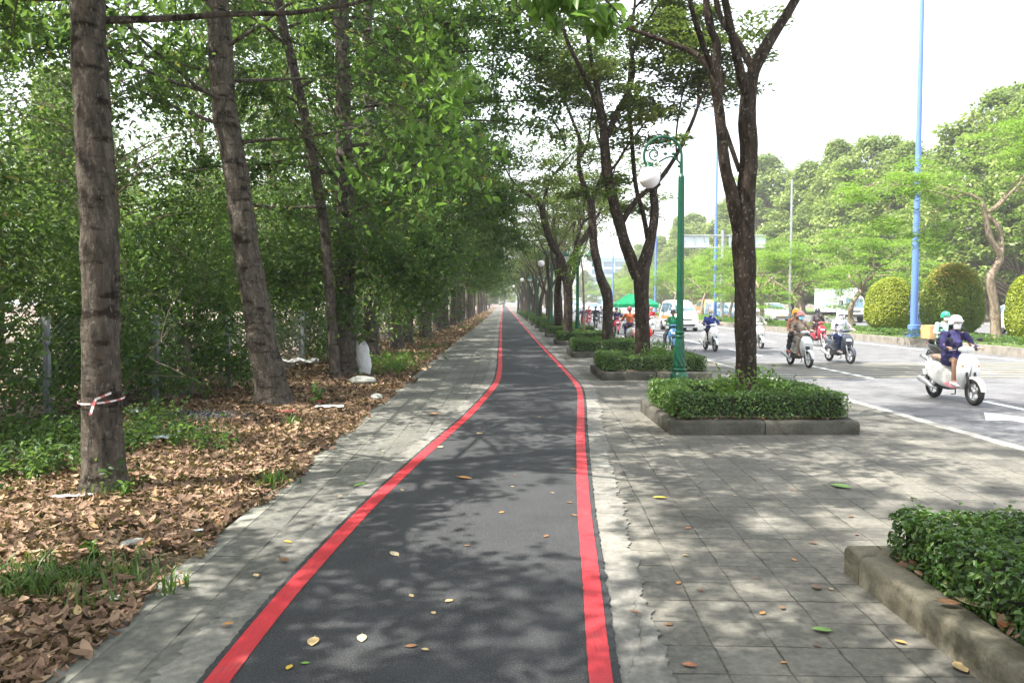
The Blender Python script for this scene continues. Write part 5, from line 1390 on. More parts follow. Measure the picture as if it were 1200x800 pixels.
traced_tree(Y, b5, [
    [(667, 385, 0.180, 0), (666, 350, 0.173, 0), (664, 325, 0.195, 0), (658, 305, 0.150, 0), (647, 285, 0.135, 0), (638, 262, 0.120, 0), (634, 242, 0.098, .1), (620, 228, 0.060, .2)],
    [(664, 322, 0.135, 0), (672, 300, 0.120, 0), (684, 280, 0.105, 0), (694, 262, 0.075, 0), (702, 250, 0.053, 0)],
    [(636, 250, 0.075, 0), (640, 225, 0.060, 0), (648, 205, 0.045, .3)],
    [(655, 382, 0.143, .5), (654, 350, 0.135, .5), (656, 322, 0.128, .3), (660, 310, 0.112, .2)],
    [(672, 300, 0.060, 0), (678, 275, 0.053, .2), (684, 262, 0.045, .4)],
], 64, 'twin-stemmed tree behind the twin lantern post', depth=1, subs=False, per=90, leaf=.12, rad=1.05, extra_tips=[(640, 215, 0), (660, 235, .6), (680, 250, 0), (625, 210, 1), (650, 255, .3), (700, 240, 0), (670, 220, 1), (615, 240, 0)])
# generic right-row trees
rg = []
for sd in (71, 72, 73):
    r = np.random.default_rng(sd); t = MB(); tips = []
    h = r.uniform(1.7, 2.6); pts = [V3((0, 0, 0)), V3((r.normal(0, .05), r.normal(0, .05), h * .5)), V3((r.normal(0, .1), r.normal(0, .1), h))]
    trunk_tube(t, pts, [.165, .145, .15], 12, 5, .07, sd, True, False)
    for k in range(3):
        a = k * 2.1 + r.random(); fork(t, r, pts[-1], V3((math.cos(a) * .42, math.sin(a) * .42, 1)), r.uniform(1.6, 2.4), .095, 3, tips, .42, .16, .75, .09)
    parts = []; flat_sprays(r, tips, .95, 40, .12, parts, .05)
    rg.append(tree_obj('forked_tree', t, parts, bark_row, leaf_row, (0, 0, 0), 'x', GRt))
k = 0
for kk in range(5, 24):
    Y = planter_y(kk) + 1.0; o = rg[k % 3] if k < 3 else copy_tree(rg[k % 3])
    o.location = (3.15 - (.5 if kk > 8 else 0) * 0 + rt.normal(0, .1), Y, .1); o.rotation_euler = (0, 0, rt.uniform(0, 6.28)); s = rt.uniform(.92, 1.1); o.scale = (s, s, s)
    o['label'] = ('%s forked tree counted along the planter row' % ordn[kk - 1]) if kk < 12 else 'distant forked tree at the far end of the planter row'
    k += 1
for Y in (4.0, -2.6, -9.2):
    o = copy_tree(rg[k % 3]); o.location = (3.17, Y, .1) if Y > 0 else (3.17, Y, .1); o.rotation_euler = (0, 0, 1.0 + k); k += 1
    o['label'] = 'forked tree beside the camera, its crown shading the paving'
# thin sapling with yellow green tuft
t = MB(); r = np.random.default_rng(8); sb = V3((P(684.5, 385, 27).x, 27, .12)); pts = [P(x, y, 27) - sb for x, y in ((684.5, 388), (684, 350), (683, 320), (681, 302))]
t.tube(pts, [.045, .035, .03, .02], 6); parts = []; flat_sprays(r, [P(x, y, 27) - sb for x, y in ((681, 305), (670, 310), (692, 308), (686, 296), (675, 300))], .35, 60, .08, parts, .1)
tree_obj('sapling', t, parts, bark_far, leaf_light, sb, 'thin sapling with a yellow-green tuft beside the twin lantern post', None)

# ---- median: feathery light green trees, topiary, low hedges
def feather_tree(seed, H, R0, label='x'):
    r = np.random.default_rng(seed); t = MB(); tips = []
    h = H * .42; pts = [V3((0, 0, -.05)), V3((r.normal(0, .15), 0, h * .3)), V3((r.normal(0, .3), r.normal(0, .2), h * .65)), V3((r.normal(0, .3), r.normal(0, .2), h))]
    trunk_tube(t, pts, [.17, .14, .13, .12], 10, 5, .06, seed, True, False)
    for k in range(4):
        a = k * 1.57 + r.random(); fork(t, r, pts[-1], V3((math.cos(a) * .8, math.sin(a) * .8, .8)), R0 * .5, .07, 3, tips, .5, .02, .72, .12)
    parts = []
    for e in tips:
        n = 85; a = r.random() * 6.28; c = np.array(list(e)) + r.normal(0, .3, 3); L = r.uniform(.6, 1.1)
        u = r.normal(0, 1, n) * L * .5; v = r.normal(0, 1, n) * L * .3
        C = np.stack([c[0] + u * math.cos(a) - v * math.sin(a), c[1] + u * math.sin(a) + v * math.cos(a), c[2] - .25 * (u * u + v * v) + r.normal(0, .05, n)], 1)
        parts.append(leaves(C, .17, .34, 1.5, .2, False, r, .4))
    return tree_obj('feathery_tree', t, parts, bark_far, leaf_light, (0, 0, 0), label, 'light green feathery trees on the median')
ft = [feather_tree(81, 6.6, 3.4), feather_tree(82, 5.0, 2.8), feather_tree(83, 5.6, 3.0)]
# crooked near one traced
Y = 27.6; bm_ = V3((P(1166, 393, Y).x, Y, .16)); t = MB(); r = np.random.default_rng(84); tips = []
for st in ([(1167, 396, .17, 0), (1166, 360, .16, 0), (1160, 328, .15, 0), (1166, 315, .14, 0), (1172, 300, .12, 0), (1160, 278, .10, 0), (1154, 250, .09, 0), (1150, 235, .06, 0), (1135, 225, .04, .2)],
           [(1170, 305, .10, 0), (1176, 290, .09, .1), (1174, 265, .08, .2), (1164, 250, .07, .3), (1178, 238, .06, .4), (1190, 225, .04, .5)],
           [(1154, 250, .06, 0), (1165, 243, .05, -.2), (1172, 232, .04, -.4), (1185, 215, .03, -.6)],
           [(1152, 240, .05, 0), (1140, 235, .035, .4), (1115, 222, .03, .8), (1095, 218, .02, 1.0)]):
    pts = [P(a, b_, Y) + V3((0, d, 0)) - bm_ for a, b_, _, d in st]; trunk_tube(t, pts, [q[2] for q in st], 10, 5, .06, 5, st[0][2] > .15, False)
    for k in range(3): fork(t, r, pts[-1], (pts[-1] - pts[-2]).normalized() + jit(r, .5), 1.1, .03, 2, tips, .6, .02, .8)
for (a, b_, d) in ((1090, 205, .5), (1110, 190, 1), (1135, 175, 0), (1160, 160, .4), (1185, 150, 0), (1100, 235, .8), (1125, 210, 0), (1150, 195, .8), (1180, 185, 0), (1080, 225, .5), (1190, 250, .4), (1195, 285, .2), (1190, 220, .6), (1130, 240, .5), (1115, 250, .3), (1170, 205, 1), (1210, 200, 0), (1225, 240, 0), (1215, 160, 0)):
    tips.append(P(a, b_, Y) + V3((0, d, 0)) - bm_)
parts = []
for e in tips:
    n = 85; a = r.random() * 6.28; c = np.array(list(e)) + r.normal(0, .2, 3); L = r.uniform(.6, 1.1); u = r.normal(0, 1, n) * L * .5; v = r.normal(0, 1, n) * L * .3
    C = np.stack([c[0] + u * math.cos(a) - v * math.sin(a), c[1] + u * math.sin(a) + v * math.cos(a), c[2] - .25 * (u * u + v * v) + r.normal(0, .05, n)], 1); parts.append(leaves(C, .15, .34, 1.5, .2, False, r, .4))
tree_obj('feathery_tree', t, parts, bark_far, leaf_light, bm_, 'feathery light green tree with a crooked pale trunk at the right edge', 'light green feathery trees on the median')
fl = ['light green tree just left of the round topiary and blue pole', 'light green tree right of the near tree trunk, behind the scooters', 'light green median tree left of the near tree trunk']
fpos = [(1003, 41, 1, 1.0), (930, 47, 1, .95), (893, 53, 2, 1.0), (868, 60, 1, 1.0), (855, 68, 0, .9), (824, 72, 2, 1), (810, 82, 0, .9), (790, 92, 2, 1), (775, 103, 0, .9), (760, 116, 1, 1.2), (745, 130, 0, 1), (735, 146, 2, 1.1), (722, 165, 0, 1), (710, 190, 1, 1.3), (700, 220, 0, 1.1)]
uf = [0, 0, 0]
for i, (px, Y, k, s) in enumerate(fpos):
    o = ft[k] if not uf[k] else copy_tree(ft[k]); uf[k] = 1
    x = P(px, 355, Y).x; o.location = (x, Y, .16); o.rotation_euler = (0, 0, rt.uniform(0, 6.28)); o.scale = (s, s, s)
    o['label'] = fl[i] if i < 3 else 'feathery light green tree farther along the median'
def topiary(label, px, Y, w, ytop, mat, red=False, seed=0):
    r = np.random.default_rng(seed); x = P(px, 355, Y).x; zt = P(px, ytop, Y).z; rad = w / 2 * Y / FPX; z0 = .30; h = (zt - z0) / 2
    root = empty('topiary', (x, Y, .165), 0, label, 'topiary bush', 'round clipped bushes on the median')
    n = 26000; d = nrm(r.normal(size=(n, 3))); d = d / (np.sum(np.abs(d) ** 2.6, 1) ** (1 / 2.6))[:, None]; egg = 1 - .10 * d[:, 2]
    wob = 1 + .018 * np.sin(d[:, 0] * 5 + seed) + .016 * np.sin(d[:, 2] * 4 + d[:, 1] * 5) + r.normal(-.01, .022, n)
    C = np.stack([d[:, 0] * rad * egg * wob, d[:, 1] * rad * egg * wob, z0 - .165 + h + d[:, 2] * h * wob], 1)
    V, F, rd = leaves(C, .085, .5, .2, .2, False, r, .4, nbias=d * 1.0)
    if red: rd = np.clip(rd * .6 + .45 * (C[:, 2] / (2 * h)) ** 2 * r.random(n) * 1.6, 0, 1)
    link('foliage', fast_mesh('foliage', V, F, rd, [mat]), root)
    t = MB(); t.ell((0, 0, z0 - .165 + h), (rad * .84, rad * .84, h * .88)); t.build('inner_twigs', hedge_core, root)
    t = MB(); t.tube([(0, 0, -.02), (.02, 0, .5)], .05, 8); t.build('trunk', bark_far, root)
topiary('round yellow-green topiary left of the tall blue pole', 1043, 34.8, 50, 326, leaf_topiary, seed=1)
topiary('large rounded topiary with orange tips right of the blue pole', 1115, 30.5, 61, 310, leaf_topred, True, seed=2)
topiary('yellow-green topiary cut by the right edge of the photo', 1206, 26.5, 44, 323, leaf_topiary, seed=3)
# low planting strips on the median
def low_strip(name, label, x0, x1, y0, y1, h, seed, mat=leaf_shrub, dens=300, size=.09):
    r = np.random.default_rng(seed); n = int((x1 - x0) * (y1 - y0) * dens)
    C = np.stack([r.uniform(x0, x1, n), r.uniform(y0, y1, n), .17 + h * r.random(n) ** .6], 1)
    C[:, 2] *= 1; V, F, rd = leaves(C, size, .5, .6, .2, False, r, .4)
    o = link(name, fast_mesh(name, V, F, rd, [mat])); tag(o, label, 'ground cover', 'low planting on the median', 'stuff')
low_strip('ground_cover', 'low clipped planting along the near edge of the median', 16.35, 17.1, 24, 60, .35, 1)
low_strip('ground_cover', 'low planting along the far edge of the median', 18.2, 19.0, 24, 90, .25, 2, leaf_bright, 200, .12)
low_strip('ground_cover', 'low planting farther along the median', 16.5, 18.5, 60, 150, .35, 3, leaf_bright, 60, .16)

# ---- far wood beyond the far carriageway
def wood_tree(seed, H, rad, ncl, per, leaf):
    r = np.random.default_rng(seed); t = MB(); pts = [V3((0, 0, -.1))]; x = y = 0
    for k in range(1, 6): x += r.normal(0, .25); y += r.normal(0, .25); pts.append(V3((x, y, H * .85 * k / 5)))
    trunk_tube(t, pts, [.34, .28, .24, .2, .13, .05], 8, 3, .05, seed, True, False)
    parts = []
    for i in range(ncl):
        z = r.uniform(.16, 1.0); prof = math.sin(math.pi * min(1, (z * .88 + .10))) ** .6 * (1 - (.72 if seed != 92 else .35) * z); a = r.random() * 6.28
        k = rad * 1.15 * prof * (.35 + .65 * r.random() ** .5) * (1 + .25 * math.sin(a * 3 + seed + z * 5)); c = V3((x * z + k * math.cos(a), y * z + k * math.sin(a), H * z))
        q, _ = sub_at(pts, min(.95, z * .9)); t.tube([q - V3((0, 0, .8)) if q.z > 1.5 else q, (q + c) / 2, c], [.06, .035, .012], 4)
        s = r.uniform(.45, .95); n = int(per * s * s * 1.6); d = nrm(r.normal(size=(n, 3))); rr2 = (s * (.55 + .45 * r.random(n)))[:, None]
        C = np.array(list(c)) + d * rr2 * [1.15, 1.15, .75]
        parts.append(leaves(C, leaf, .55, .35, .3, False, r, .4, nbias=d * .6))
    return tree_obj('tall_tree', t, parts, bark_far, leaf_far, (0, 0, 0), 'x', 'tall trees beyond the far carriageway')
wt = [wood_tree(91, 17, 5.8, 360, 105, .30), wood_tree(92, 15, 5.2, 330, 105, .30), wood_tree(93, 19, 5.4, 380, 105, .30)]
uw = [0, 0, 0]; rw = np.random.default_rng(17); pos = []
# skyline traced: (px, y of top)
sky_ = [(1195, 62, 112), (1150, 66, 105), (1095, 74, 185), (1060, 80, 170), (1015, 86, 162), (975, 95, 172), (940, 104, 195), (912, 116, 188), (880, 128, 225), (850, 140, 240), (822, 152, 258), (800, 165, 262), (775, 185, 285), (752, 210, 295)]
for i, (px, Y, yt) in enumerate(sky_):
    x = P(px, 355, Y).x; H = P(px, yt - 12, Y).z; k = i % 3; pos.append((x, Y, k, H / (17.9, 15.9, 19.9)[k]))
for i in range(22):
    Y = 50 + i * 9 + rw.uniform(-3, 3); x = rw.uniform(46, 54); k = i % 3; H = rw.uniform(8, 12)
    if P(0, 0, 1) and abs(x) > 0: pos.append((x, Y, k, H / (17.9, 15.9, 19.9)[k]))
for i in range(10):
    pos.append((rw.uniform(60, 74), 75 + i * 13, i % 3, rw.uniform(.8, .98) * .72))
for i, (x, Y, k, s) in enumerate(pos):
    o = wt[k] if not uw[k] else copy_tree(wt[k]); uw[k] = 1
    o.location = (x, Y, .05); o.rotation_euler = (0, 0, rw.uniform(0, 6.28)); o.scale = (s * rw.uniform(1.0, 1.25), s * 1.1, s)
    o['label'] = {0: 'tallest tree of the wood, at the upper right corner', 1: 'tall tree of the wood right of the blue pole', 4: 'tall peaked tree left of the blue pole'}.get(i, 'tree in the tall wood beyond the far carriageway')
# end of the street: trees closing the path
for i, (x, Y, s) in enumerate([(-14, 190, .8), (-4, 215, .55), (6, 240, .6), (14, 260, .7), (-10, 240, .8), (0, 270, .7), (30, 285, .8), (40, 260, .9), (20, 300, .8), (-20, 160, .9), (-24, 130, .9), (50, 300, .9), (8, 200, .35), (-7, 170, .45), (-16, 100, .7), (-19, 75, .7), (-20, 55, .7), (-22, 40, .7), (-23, 28, .65)]):
    o = copy_tree(wt[i % 3]); o.location = (x, Y, 0); o.rotation_euler = (0, 0, i * 1.3); o.scale = (s * 1.3, s * 1.3, s); o['group'] = 'distant trees closing the view'
    o['label'] = 'distant tree closing the view beyond the far end of the path' if i < 15 else 'tree standing on the open ground left of the fence'

# distant glass office block
bx_, by_ = P(735, 355, 330).x, 330
ob = empty('office_building', (bx_, by_, 0), 0, 'pale blue glass office block far away above the traffic', 'building')
t = MB(); t.box((0, 0, 10), (34, 20, 20)); t.box((0, 0, 20.5), (35, 21, 1.0)); t.build('wall', M('pale_facade', (.45, .58, .66), .5), ob, False)
for f_ in range(6):
    for j in range(7):
        t = MB(); t.box((-14.4 + j * 4.8, -10.03, 2.2 + f_ * 3.1), (4.0, .1, 2.0)); t.build('window', glass_b if 'glass_b' in globals() else glass, ob, False)

# ==================================================================== LEFT VERGE: fence, litter, small things
fence = empty('chain_link_fence', (0, 0, 0), 0, 'wire mesh fence on grey concrete posts behind the left trees', 'fence')
fp = [(-6.9, 4.5), (-6.45, 7.3), (G(57, 497).x, G(57, 497).y), (G(184, 478).x, G(184, 478).y), (G(268, 458).x, G(268, 458).y), (G(321, 441).x, G(321, 441).y), (G(355, 430).x, G(355, 430).y), (G(385, 420).x, G(385, 420).y)]
fp += [(-5.05 + .004 * i, fp[-1][1] + 2.9 * (i + 1)) for i in range(22)]
conc_post = mat_concrete('fence_post_concrete', (.24, .26, .27), .3, (.12, .13, .10))
for i, (x, y) in enumerate(fp):
    t = MB(); t.box((x, y, .70), (.075, .075, 1.45), taper=.9, rot=Matrix.Rotation(R_(((i * 37) % 7 - 3) * .7), 3, 'Y')); t.build('post', conc_post, fence)
t = MB()
for a, b in zip(fp, fp[1:]):
    A, B = V3((a[0], a[1], 0)), V3((b[0], b[1], 0)); L = (B - A).length; d = (B - A) / L
    st_ = .09 if a[1] < 22 else .22; n = int(L / st_); Hf = 1.35; w = .0014 if a[1] < 22 else .002
    def wire(p, q):
        nn = Vector((0, 0, 1)).cross(d).normalized() * w; up = Vector((0, 0, w))
        t.add([p - nn, p + up, p + nn, q - nn, q + up, q + nn], [(0, 1, 4, 3), (1, 2, 5, 4), (2, 0, 3, 5)])
    for i in range(-int(Hf / st_), n):
        s0, s1 = i * st_, i * st_ + Hf
        z0_, z1_ = 0, Hf; u0, u1 = s0, s1
        if u0 < 0: z0_ = -u0; u0 = 0
        if u1 > L: z1_ = Hf - (u1 - L); u1 = L
        if u1 > u0:
            wire(A + d * u0 + V3((0, 0, .06 + z0_)), A + d * u1 + V3((0, 0, .06 + z1_)))
            wire(A + d * u0 + V3((0, 0, .06 + Hf - z0_)), A + d * u1 + V3((0, 0, .06 + Hf - z1_)))
t.build('wire_mesh', grey_metal, fence, False)

# leaf litter: thousands of curled brown leaves
def dry_leaves(C, size, r, curl=.6, up=1.1):
    n = len(C); nn = nrm(r.normal(size=(n, 3)) * [.5, .5, .35] + [0, 0, up]); ax = r.normal(size=(n, 3)); ax = nrm(ax - nn * np.sum(ax * nn, 1, keepdims=True)); sd = np.cross(nn, ax)
    L = (size * r.uniform(.45, 1.35, n))[:, None]; W = L * r.uniform(.30, .55, n)[:, None]; cu = np.where(r.random(n) < .25, -1, 1)[:, None] * r.uniform(.1, 1.15, n)[:, None] * curl
    prof = [(-.5, .0), (-.28, .36), (.05, .5), (.32, .32), (.5, .0)]; V = []
    for (u, w) in prof:
        lift = nn * L * cu * (4 * u * u) * .45
        if w == 0: V += [C + ax * L * u + lift]
        else: V += [C + ax * L * u + sd * W * w + lift + nn * W * w * cu * 1.1, C + ax * L * u + lift, C + ax * L * u - sd * W * w + lift + nn * W * w * cu * 1.1]
    V = np.stack(V, 1).reshape(-1, 3); i = np.arange(n)[:, None] * 11
    # verts: 0 base, 1-3, 4-6, 7-9, 10 tip
    q = [(0, 1, 2, 2), (0, 2, 3, 3)]
    F = np.concatenate([i + np.array([[1, 4, 5, 2]]), i + np.array([[2, 5, 6, 3]]), i + np.array([[4, 7, 8, 5]]), i + np.array([[5, 8, 9, 6]]), i + np.array([[7, 10, 9, 8]]), i + np.array([[0, 1, 2, 3]])], 1).reshape(-1, 4)
    return V, F, np.repeat(np.clip(r.beta(2, 2, n), 0, 1), 6)
r = np.random.default_rng(123)
def litter_pts(n, x0, x1, y0, y1, edge=True):
    y = y0 + (y1 - y0) * r.random(n) ** 1.5; x = r.uniform(x0, x1, n)
    e = -1.93 + .06 * np.sin(y * 2.1) + .05 * np.sin(y * 5.3 + 1) + np.where(y > 16, -.05, 0) + np.abs(r.normal(0, .04, n))
    m = (x < e); return np.stack([x[m], y[m], np.zeros(m.sum())], 1)
Cn = litter_pts(46000, -5.6, -1.86, 1.8, 15); Cn[:, 2] = .01 + .035 * r.random(len(Cn)) + .02 * np.maximum(0, np.sin(Cn[:, 0] * 3 + Cn[:, 1] * 1.7))
Cf = litter_pts(16000, -5.4, -1.75, 14, 45); Cf[:, 2] = .01 + .03 * r.random(len(Cf))
Cb = np.stack([r.uniform(-10, -5.4, 6000), r.uniform(5, 26, 6000), .01 + .03 * r.random(6000)], 1)
keep = ~((Cn[:, 0] > -2.9) & (Cn[:, 0] < -2.05) & (Cn[:, 1] > 3.6) & (Cn[:, 1] < 4.5) & (r.random(len(Cn)) < .45))
Cc = litter_pts(16000, -5.4, -1.84, 1.8, 12); Cc[:, 2] = .008 + .05 * r.random(len(Cc))
soilmask = np.array([mnoise.noise(Vector((p[0] * 1.7, p[1] * 1.3, 4))) + .25 * mnoise.noise(Vector((p[0] * 6, p[1] * 6, 9))) for p in Cn])
Cg = np.stack([r.uniform(-5.0, -1.85, 9000), 44 + 90 * r.random(9000) ** 1.4, .01 + .03 * r.random(9000)], 1)
V, F, rd = merge([dry_leaves(Cg, .24, r), dry_leaves(Cn[keep & (soilmask > -.30)], .09, r, .6, 1.15), dry_leaves(Cc, .045, r, .8, .9), dry_leaves(Cf, .15, r), dry_leaves(Cb, .14, r)])
tag(link('leaf_litter', fast_mesh('leaf_litter', V, F, rd, [leaf_dry])), 'thick brown carpet of fallen dry leaves left of the path', 'leaf litter', None, 'stuff')
C5 = np.stack([r.uniform(PX0 + .16, PX0 + .34, 60), r.uniform(2.7, 4.4, 60), .175 + .02 * r.random(60)], 1)
C6 = np.stack([r.uniform(PX0 + .16, PX1 - .2, 160), planter_y(1) + r.uniform(.12, .3, 160), .165 + .02 * r.random(160)], 1)
V, F, rd = merge([dry_leaves(C5, .09, r), dry_leaves(C6, .06, r)])
tag(link('leaf_litter', fast_mesh('leaf_litter', V, F, rd, [leaf_dry])), 'dry brown leaf litter caught under the planter hedges', 'leaf litter', None, 'stuff')

# grass tufts and weeds
def blades(cs, n, h, spread, mat, name, label, seed, kind='stuff', w=.006):
    r = np.random.default_rng(seed); V = []; F = []; R2 = []
    for (cx, cy) in cs:
        for i in range(n):
            a = r.random() * 6.28; p = np.array([cx + r.normal(0, spread), cy + r.normal(0, spread), .0]); hh = h * r.uniform(.5, 1.2); ln = r.uniform(.2, .9) * hh
            d = np.array([math.cos(a), math.sin(a), 0]); s = np.array([-math.sin(a), math.cos(a), 0]) * w
            p1 = p + d * ln * .35 + [0, 0, hh * .6]; p2 = p + d * ln + [0, 0, hh * .85]
            o = len(V); V += [p - s, p + s, p1 + s * .8, p1 - s * .8, p2 + s * .1, p2 - s * .1]; F += [(o, o + 1, o + 2, o + 3), (o + 3, o + 2, o + 4, o + 5)]; k = r.random(); R2 += [k, k]
    tag(link(name, fast_mesh(name, np.array(V), np.array(F), R2, [mat])), label, 'grass', None, kind)
rr_ = np.random.default_rng(4)
gc = G(85, 690); cs = [(gc.x + rr_.normal(0, .28), gc.y + rr_.normal(0, .16)) for _ in range(46)]
blades(cs, 16, .14, .05, grass_mat, 'grass', 'tuft of green grass among dry leaves at the lower left', 5)
cs = []
for (px, py, s, n) in ((460, 432, .5, 26), (440, 425, .4, 12), (330, 570, .1, 5), (470, 418, .5, 20), (500, 408, .6, 20), (340, 500, .06, 3), (565, 376, 1.2, 50), (545, 385, .8, 40), (135, 578, .08, 6)):
    g = G(px, py); cs += [(min(-2.02, g.x + rr_.normal(0, s * .5)), g.y + rr_.normal(0, s)) for _ in range(n)]
blades(cs, 16, .16, .07, grass_mat, 'grass', 'green grass and weeds along the foot of the left tree row', 6, w=.009)
def weeds(name, label, spots, seed, mat=leaf_shrub, leaf=.06, h=.28):
    r = np.random.default_rng(seed); parts = []; t = MB()
    for (x, y, s, n) in spots:
        for i in range(n):
            c = V3((x + r.normal(0, s), y + r.normal(0, s * 1.2), 0)); hh = h * r.uniform(.4, 1.2); e = c + V3((r.normal(0, .06), r.normal(0, .06), hh)); t.tube([c, e], [.004, .002], 3)
            m = 12; k = r.uniform(.3, 1.05, m)[:, None]; parts.append(leaves(np.array(list(c)) * (1 - k) + np.array(list(e)) * k + r.normal(0, .04, (m, 3)), leaf, .5, .8, .2, True, r, .4))
    V, F, rd = merge(parts); root = link(name, fast_mesh(name, V, F, rd, [mat])); tag(root, label, 'weeds', None, 'stuff'); t.build('stem', leaf_mat_plain, root)
leaf_mat_plain = M('green_stem', (.08, .14, .04), .7)
weeds('weeds', 'bed of dark green weeds at the fence foot round the taped trunk', [(G(30, 520).x, G(30, 520).y, .35, 90), (G(70, 525).x, G(70, 525).y, .35, 80), (G(180, 520).x, G(180, 520).y, .3, 60), (G(20, 560).x, G(20, 560).y, .25, 40), (G(60, 555).x, G(60, 555).y, .2, 30), (G(160, 500).x, G(160, 500).y, .3, 40), (G(235, 523).x, G(235, 523).y, .18, 14), (G(255, 530).x, G(255, 530).y, .1, 8), (G(145, 575).x, G(145, 575).y, .06, 10)], 5)
weeds('weeds', 'patch of pale green weeds just right of the white sack', [(G(455, 437).x, G(455, 437).y, .4, 50), (G(470, 425).x, G(470, 425).y, .4, 40), (G(445, 430).x, G(445, 430).y, .3, 20)], 6, leaf_bright)
def seedling(label, px, py, h, leaf, mat, seed, n=18):
    g = G(px, py); r = np.random.default_rng(seed); root = empty('seedling', g, 0, label, 'seedling', 'small seedlings in the leaf litter'); t = MB()
    t.tube([(0, 0, -.01), (.01, 0, h * .5), (0, .01, h)], [.007, .005, .003], 5); t.build('stem', leaf_mat_plain, root)
    k = r.uniform(.35, 1.05, n)[:, None]; C = np.array([[0, 0, h]]) * k + r.normal(0, h * .17, (n, 3)) * [1, 1, .4]; V, F, rd = leaves(C, leaf, .45, .7, .7, True, r, .3); link('foliage', fast_mesh('foliage', V, F, rd, [mat]), root)
seedling('leafy seedling standing by the white paper sheet', 371, 478, .34, .10, leaf_shrub, 1, 34)
seedling('small seedling with dark drooping leaves at the lower left', 106, 662, .15, .10, leaf_shrub, 2, 7)
seedling('bright green seedling at the foot of the taped trunk', 148, 587, .16, .06, leaf_bright, 3, 26)
# gravel patch
r = np.random.default_rng(9); t = MB()
for i in range(1500):
    a = r.random() * 6.28; k = r.random() ** .5; c = G(225, 490); s = r.uniform(.012, .035)
    t.ell((c.x + 1.15 * k * math.cos(a), c.y + .42 * k * math.sin(a), .03 + .07 * (1 - k) * r.random()), (s, s * r.uniform(.6, 1), s * .6), n=5, k=3)
tag(t.build('gravel', M('dark_gravel', (.07, .07, .08), .85, 0, .5, 40), None, False), 'heap of dark grey gravel between the two near trunks', 'gravel', None, 'stuff')
# white sack
c = G(428, 440); t = MB(); R = []
for i in range(15):
    u = i / 14; z = .72 * u; w = .155 * (1 - .10 * math.cos(u * 6.28)) * (1 if 0 < i < 14 else .8); d = .12 * (1 - .2 * u) * (1 if 0 < i < 14 else .7)
    ring = []
    for j in range(24):
        a = 2 * math.pi * j / 24; p = V3((w * math.cos(a), d * math.sin(a), z)); k = 1 + .22 * mnoise.noise(V3((p.x * 9, p.y * 9, z * 7))) + .12 * mnoise.noise(V3((p.x * 30, p.y * 30, z * 22)))
        ring.append(V3((p.x * k - .10 * u, p.y * k + .05 * u, z + (.05 * math.sin(a * 2) if i == 14 else 0))))
    R.append(ring)
t.rings(R); o = t.build('sack', M('white_woven_sack', (.66, .66, .68), .7, 0, .1, 30, .3)); o.location = (c.x, c.y, .0); tag(o, 'full white woven sack leaning against the third left trunk', 'sack')
# tape round trunk A
t = MB(); zt_ = P(120, 470, 6.3).z; ctr = lerp(P(118, 400, 6.4), V3((bA.x, bA.y, 0)), .5); R = []
tx = P(119, 472, 6.42)
for i in range(33):
    a = 2 * math.pi * i / 32 ; z = zt_ + .018 * math.sin(a + .6) ; q = .175
    R.append([V3((tx.x + q * math.cos(a), tx.y + q * math.sin(a), z + h_)) for h_ in (-.007, .007)] + [V3((tx.x + (q + .003) * math.cos(a), tx.y + (q + .003) * math.sin(a), z + h_)) for h_ in (.007, -.007)])
t.rings(R, False)
def mat_tape():
    m, nt, b = new_mat('barrier_tape'); w = nt.nodes.new('ShaderNodeTexWave'); w.inputs['Scale'].default_value = 4.5; w.bands_direction = 'DIAGONAL'; nt.links.new(obj_n(nt), w.inputs['Vector'])
    nt.links.new(ramp(nt, w.outputs['Fac'], [(.56, (.72, .68, .68)), (.62, (.50, .14, .15))]), b.inputs['Base Color']); b.inputs['Roughness'].default_value = .35; return m
tp_m = mat_tape()
t.rings([[V3((tx.x + .035, tx.y - .18, zt_ + .02)), V3((tx.x + .055, tx.y - .178, zt_ + .02)), V3((tx.x + .055, tx.y - .182, zt_ + .02)), V3((tx.x + .035, tx.y - .184, zt_ + .02))], [V3((tx.x + .00, tx.y - .20, zt_ - .10)), V3((tx.x + .022, tx.y - .198, zt_ - .10)), V3((tx.x + .022, tx.y - .202, zt_ - .10)), V3((tx.x + .00, tx.y - .204, zt_ - .10))]])
t.rings([[V3((tx.x + .04, tx.y - .18, zt_ + .01)), V3((tx.x + .04, tx.y - .18, zt_ + .03)), V3((tx.x + .04, tx.y - .185, zt_ + .03)), V3((tx.x + .04, tx.y - .185, zt_ + .01))], [V3((tx.x + .15, tx.y - .13, zt_ + .06)), V3((tx.x + .15, tx.y - .13, zt_ + .08)), V3((tx.x + .15, tx.y - .135, zt_ + .08)), V3((tx.x + .15, tx.y - .135, zt_ + .06))]])
o = t.build('barrier_tape', tp_m, None, False); tag(o, 'red and white barrier tape knotted round the nearest left trunk', 'tape')
# paper, plastic, stones
def crumple(name, label, cat, px, py, sx, sy, sz, m, seed, rz=0):
    g = G(px, py); r = np.random.default_rng(seed); n = 9; t = MB(); V = []
    for i in range(n):
        for j in range(n):
            u, v = i / (n - 1) - .5, j / (n - 1) - .5
            V.append((u * sx * (1 + .1 * r.normal() * .5), v * sy * (1 + .1 * r.normal() * .5), .03 + sz * (.5 + .5 * mnoise.noise(V3((u * 5 + seed, v * 5, 0))) + .15 * r.random())))
    F = [(i * n + j, (i + 1) * n + j, (i + 1) * n + j + 1, i * n + j + 1) for i in range(n - 1) for j in range(n - 1)]
    t.add(V, F); o = t.build(name, m, None, True, 25); o.location = (g.x, g.y, .01); o.rotation_euler = (0, 0, rz); tag(o, label, cat); return o
paper_m = M('litter_paper_white', (.74, .74, .74), .6); plastic_m = M('litter_plastic', (.45, .52, .54), .3); redp = M('litter_red', (.55, .06, .08), .5)
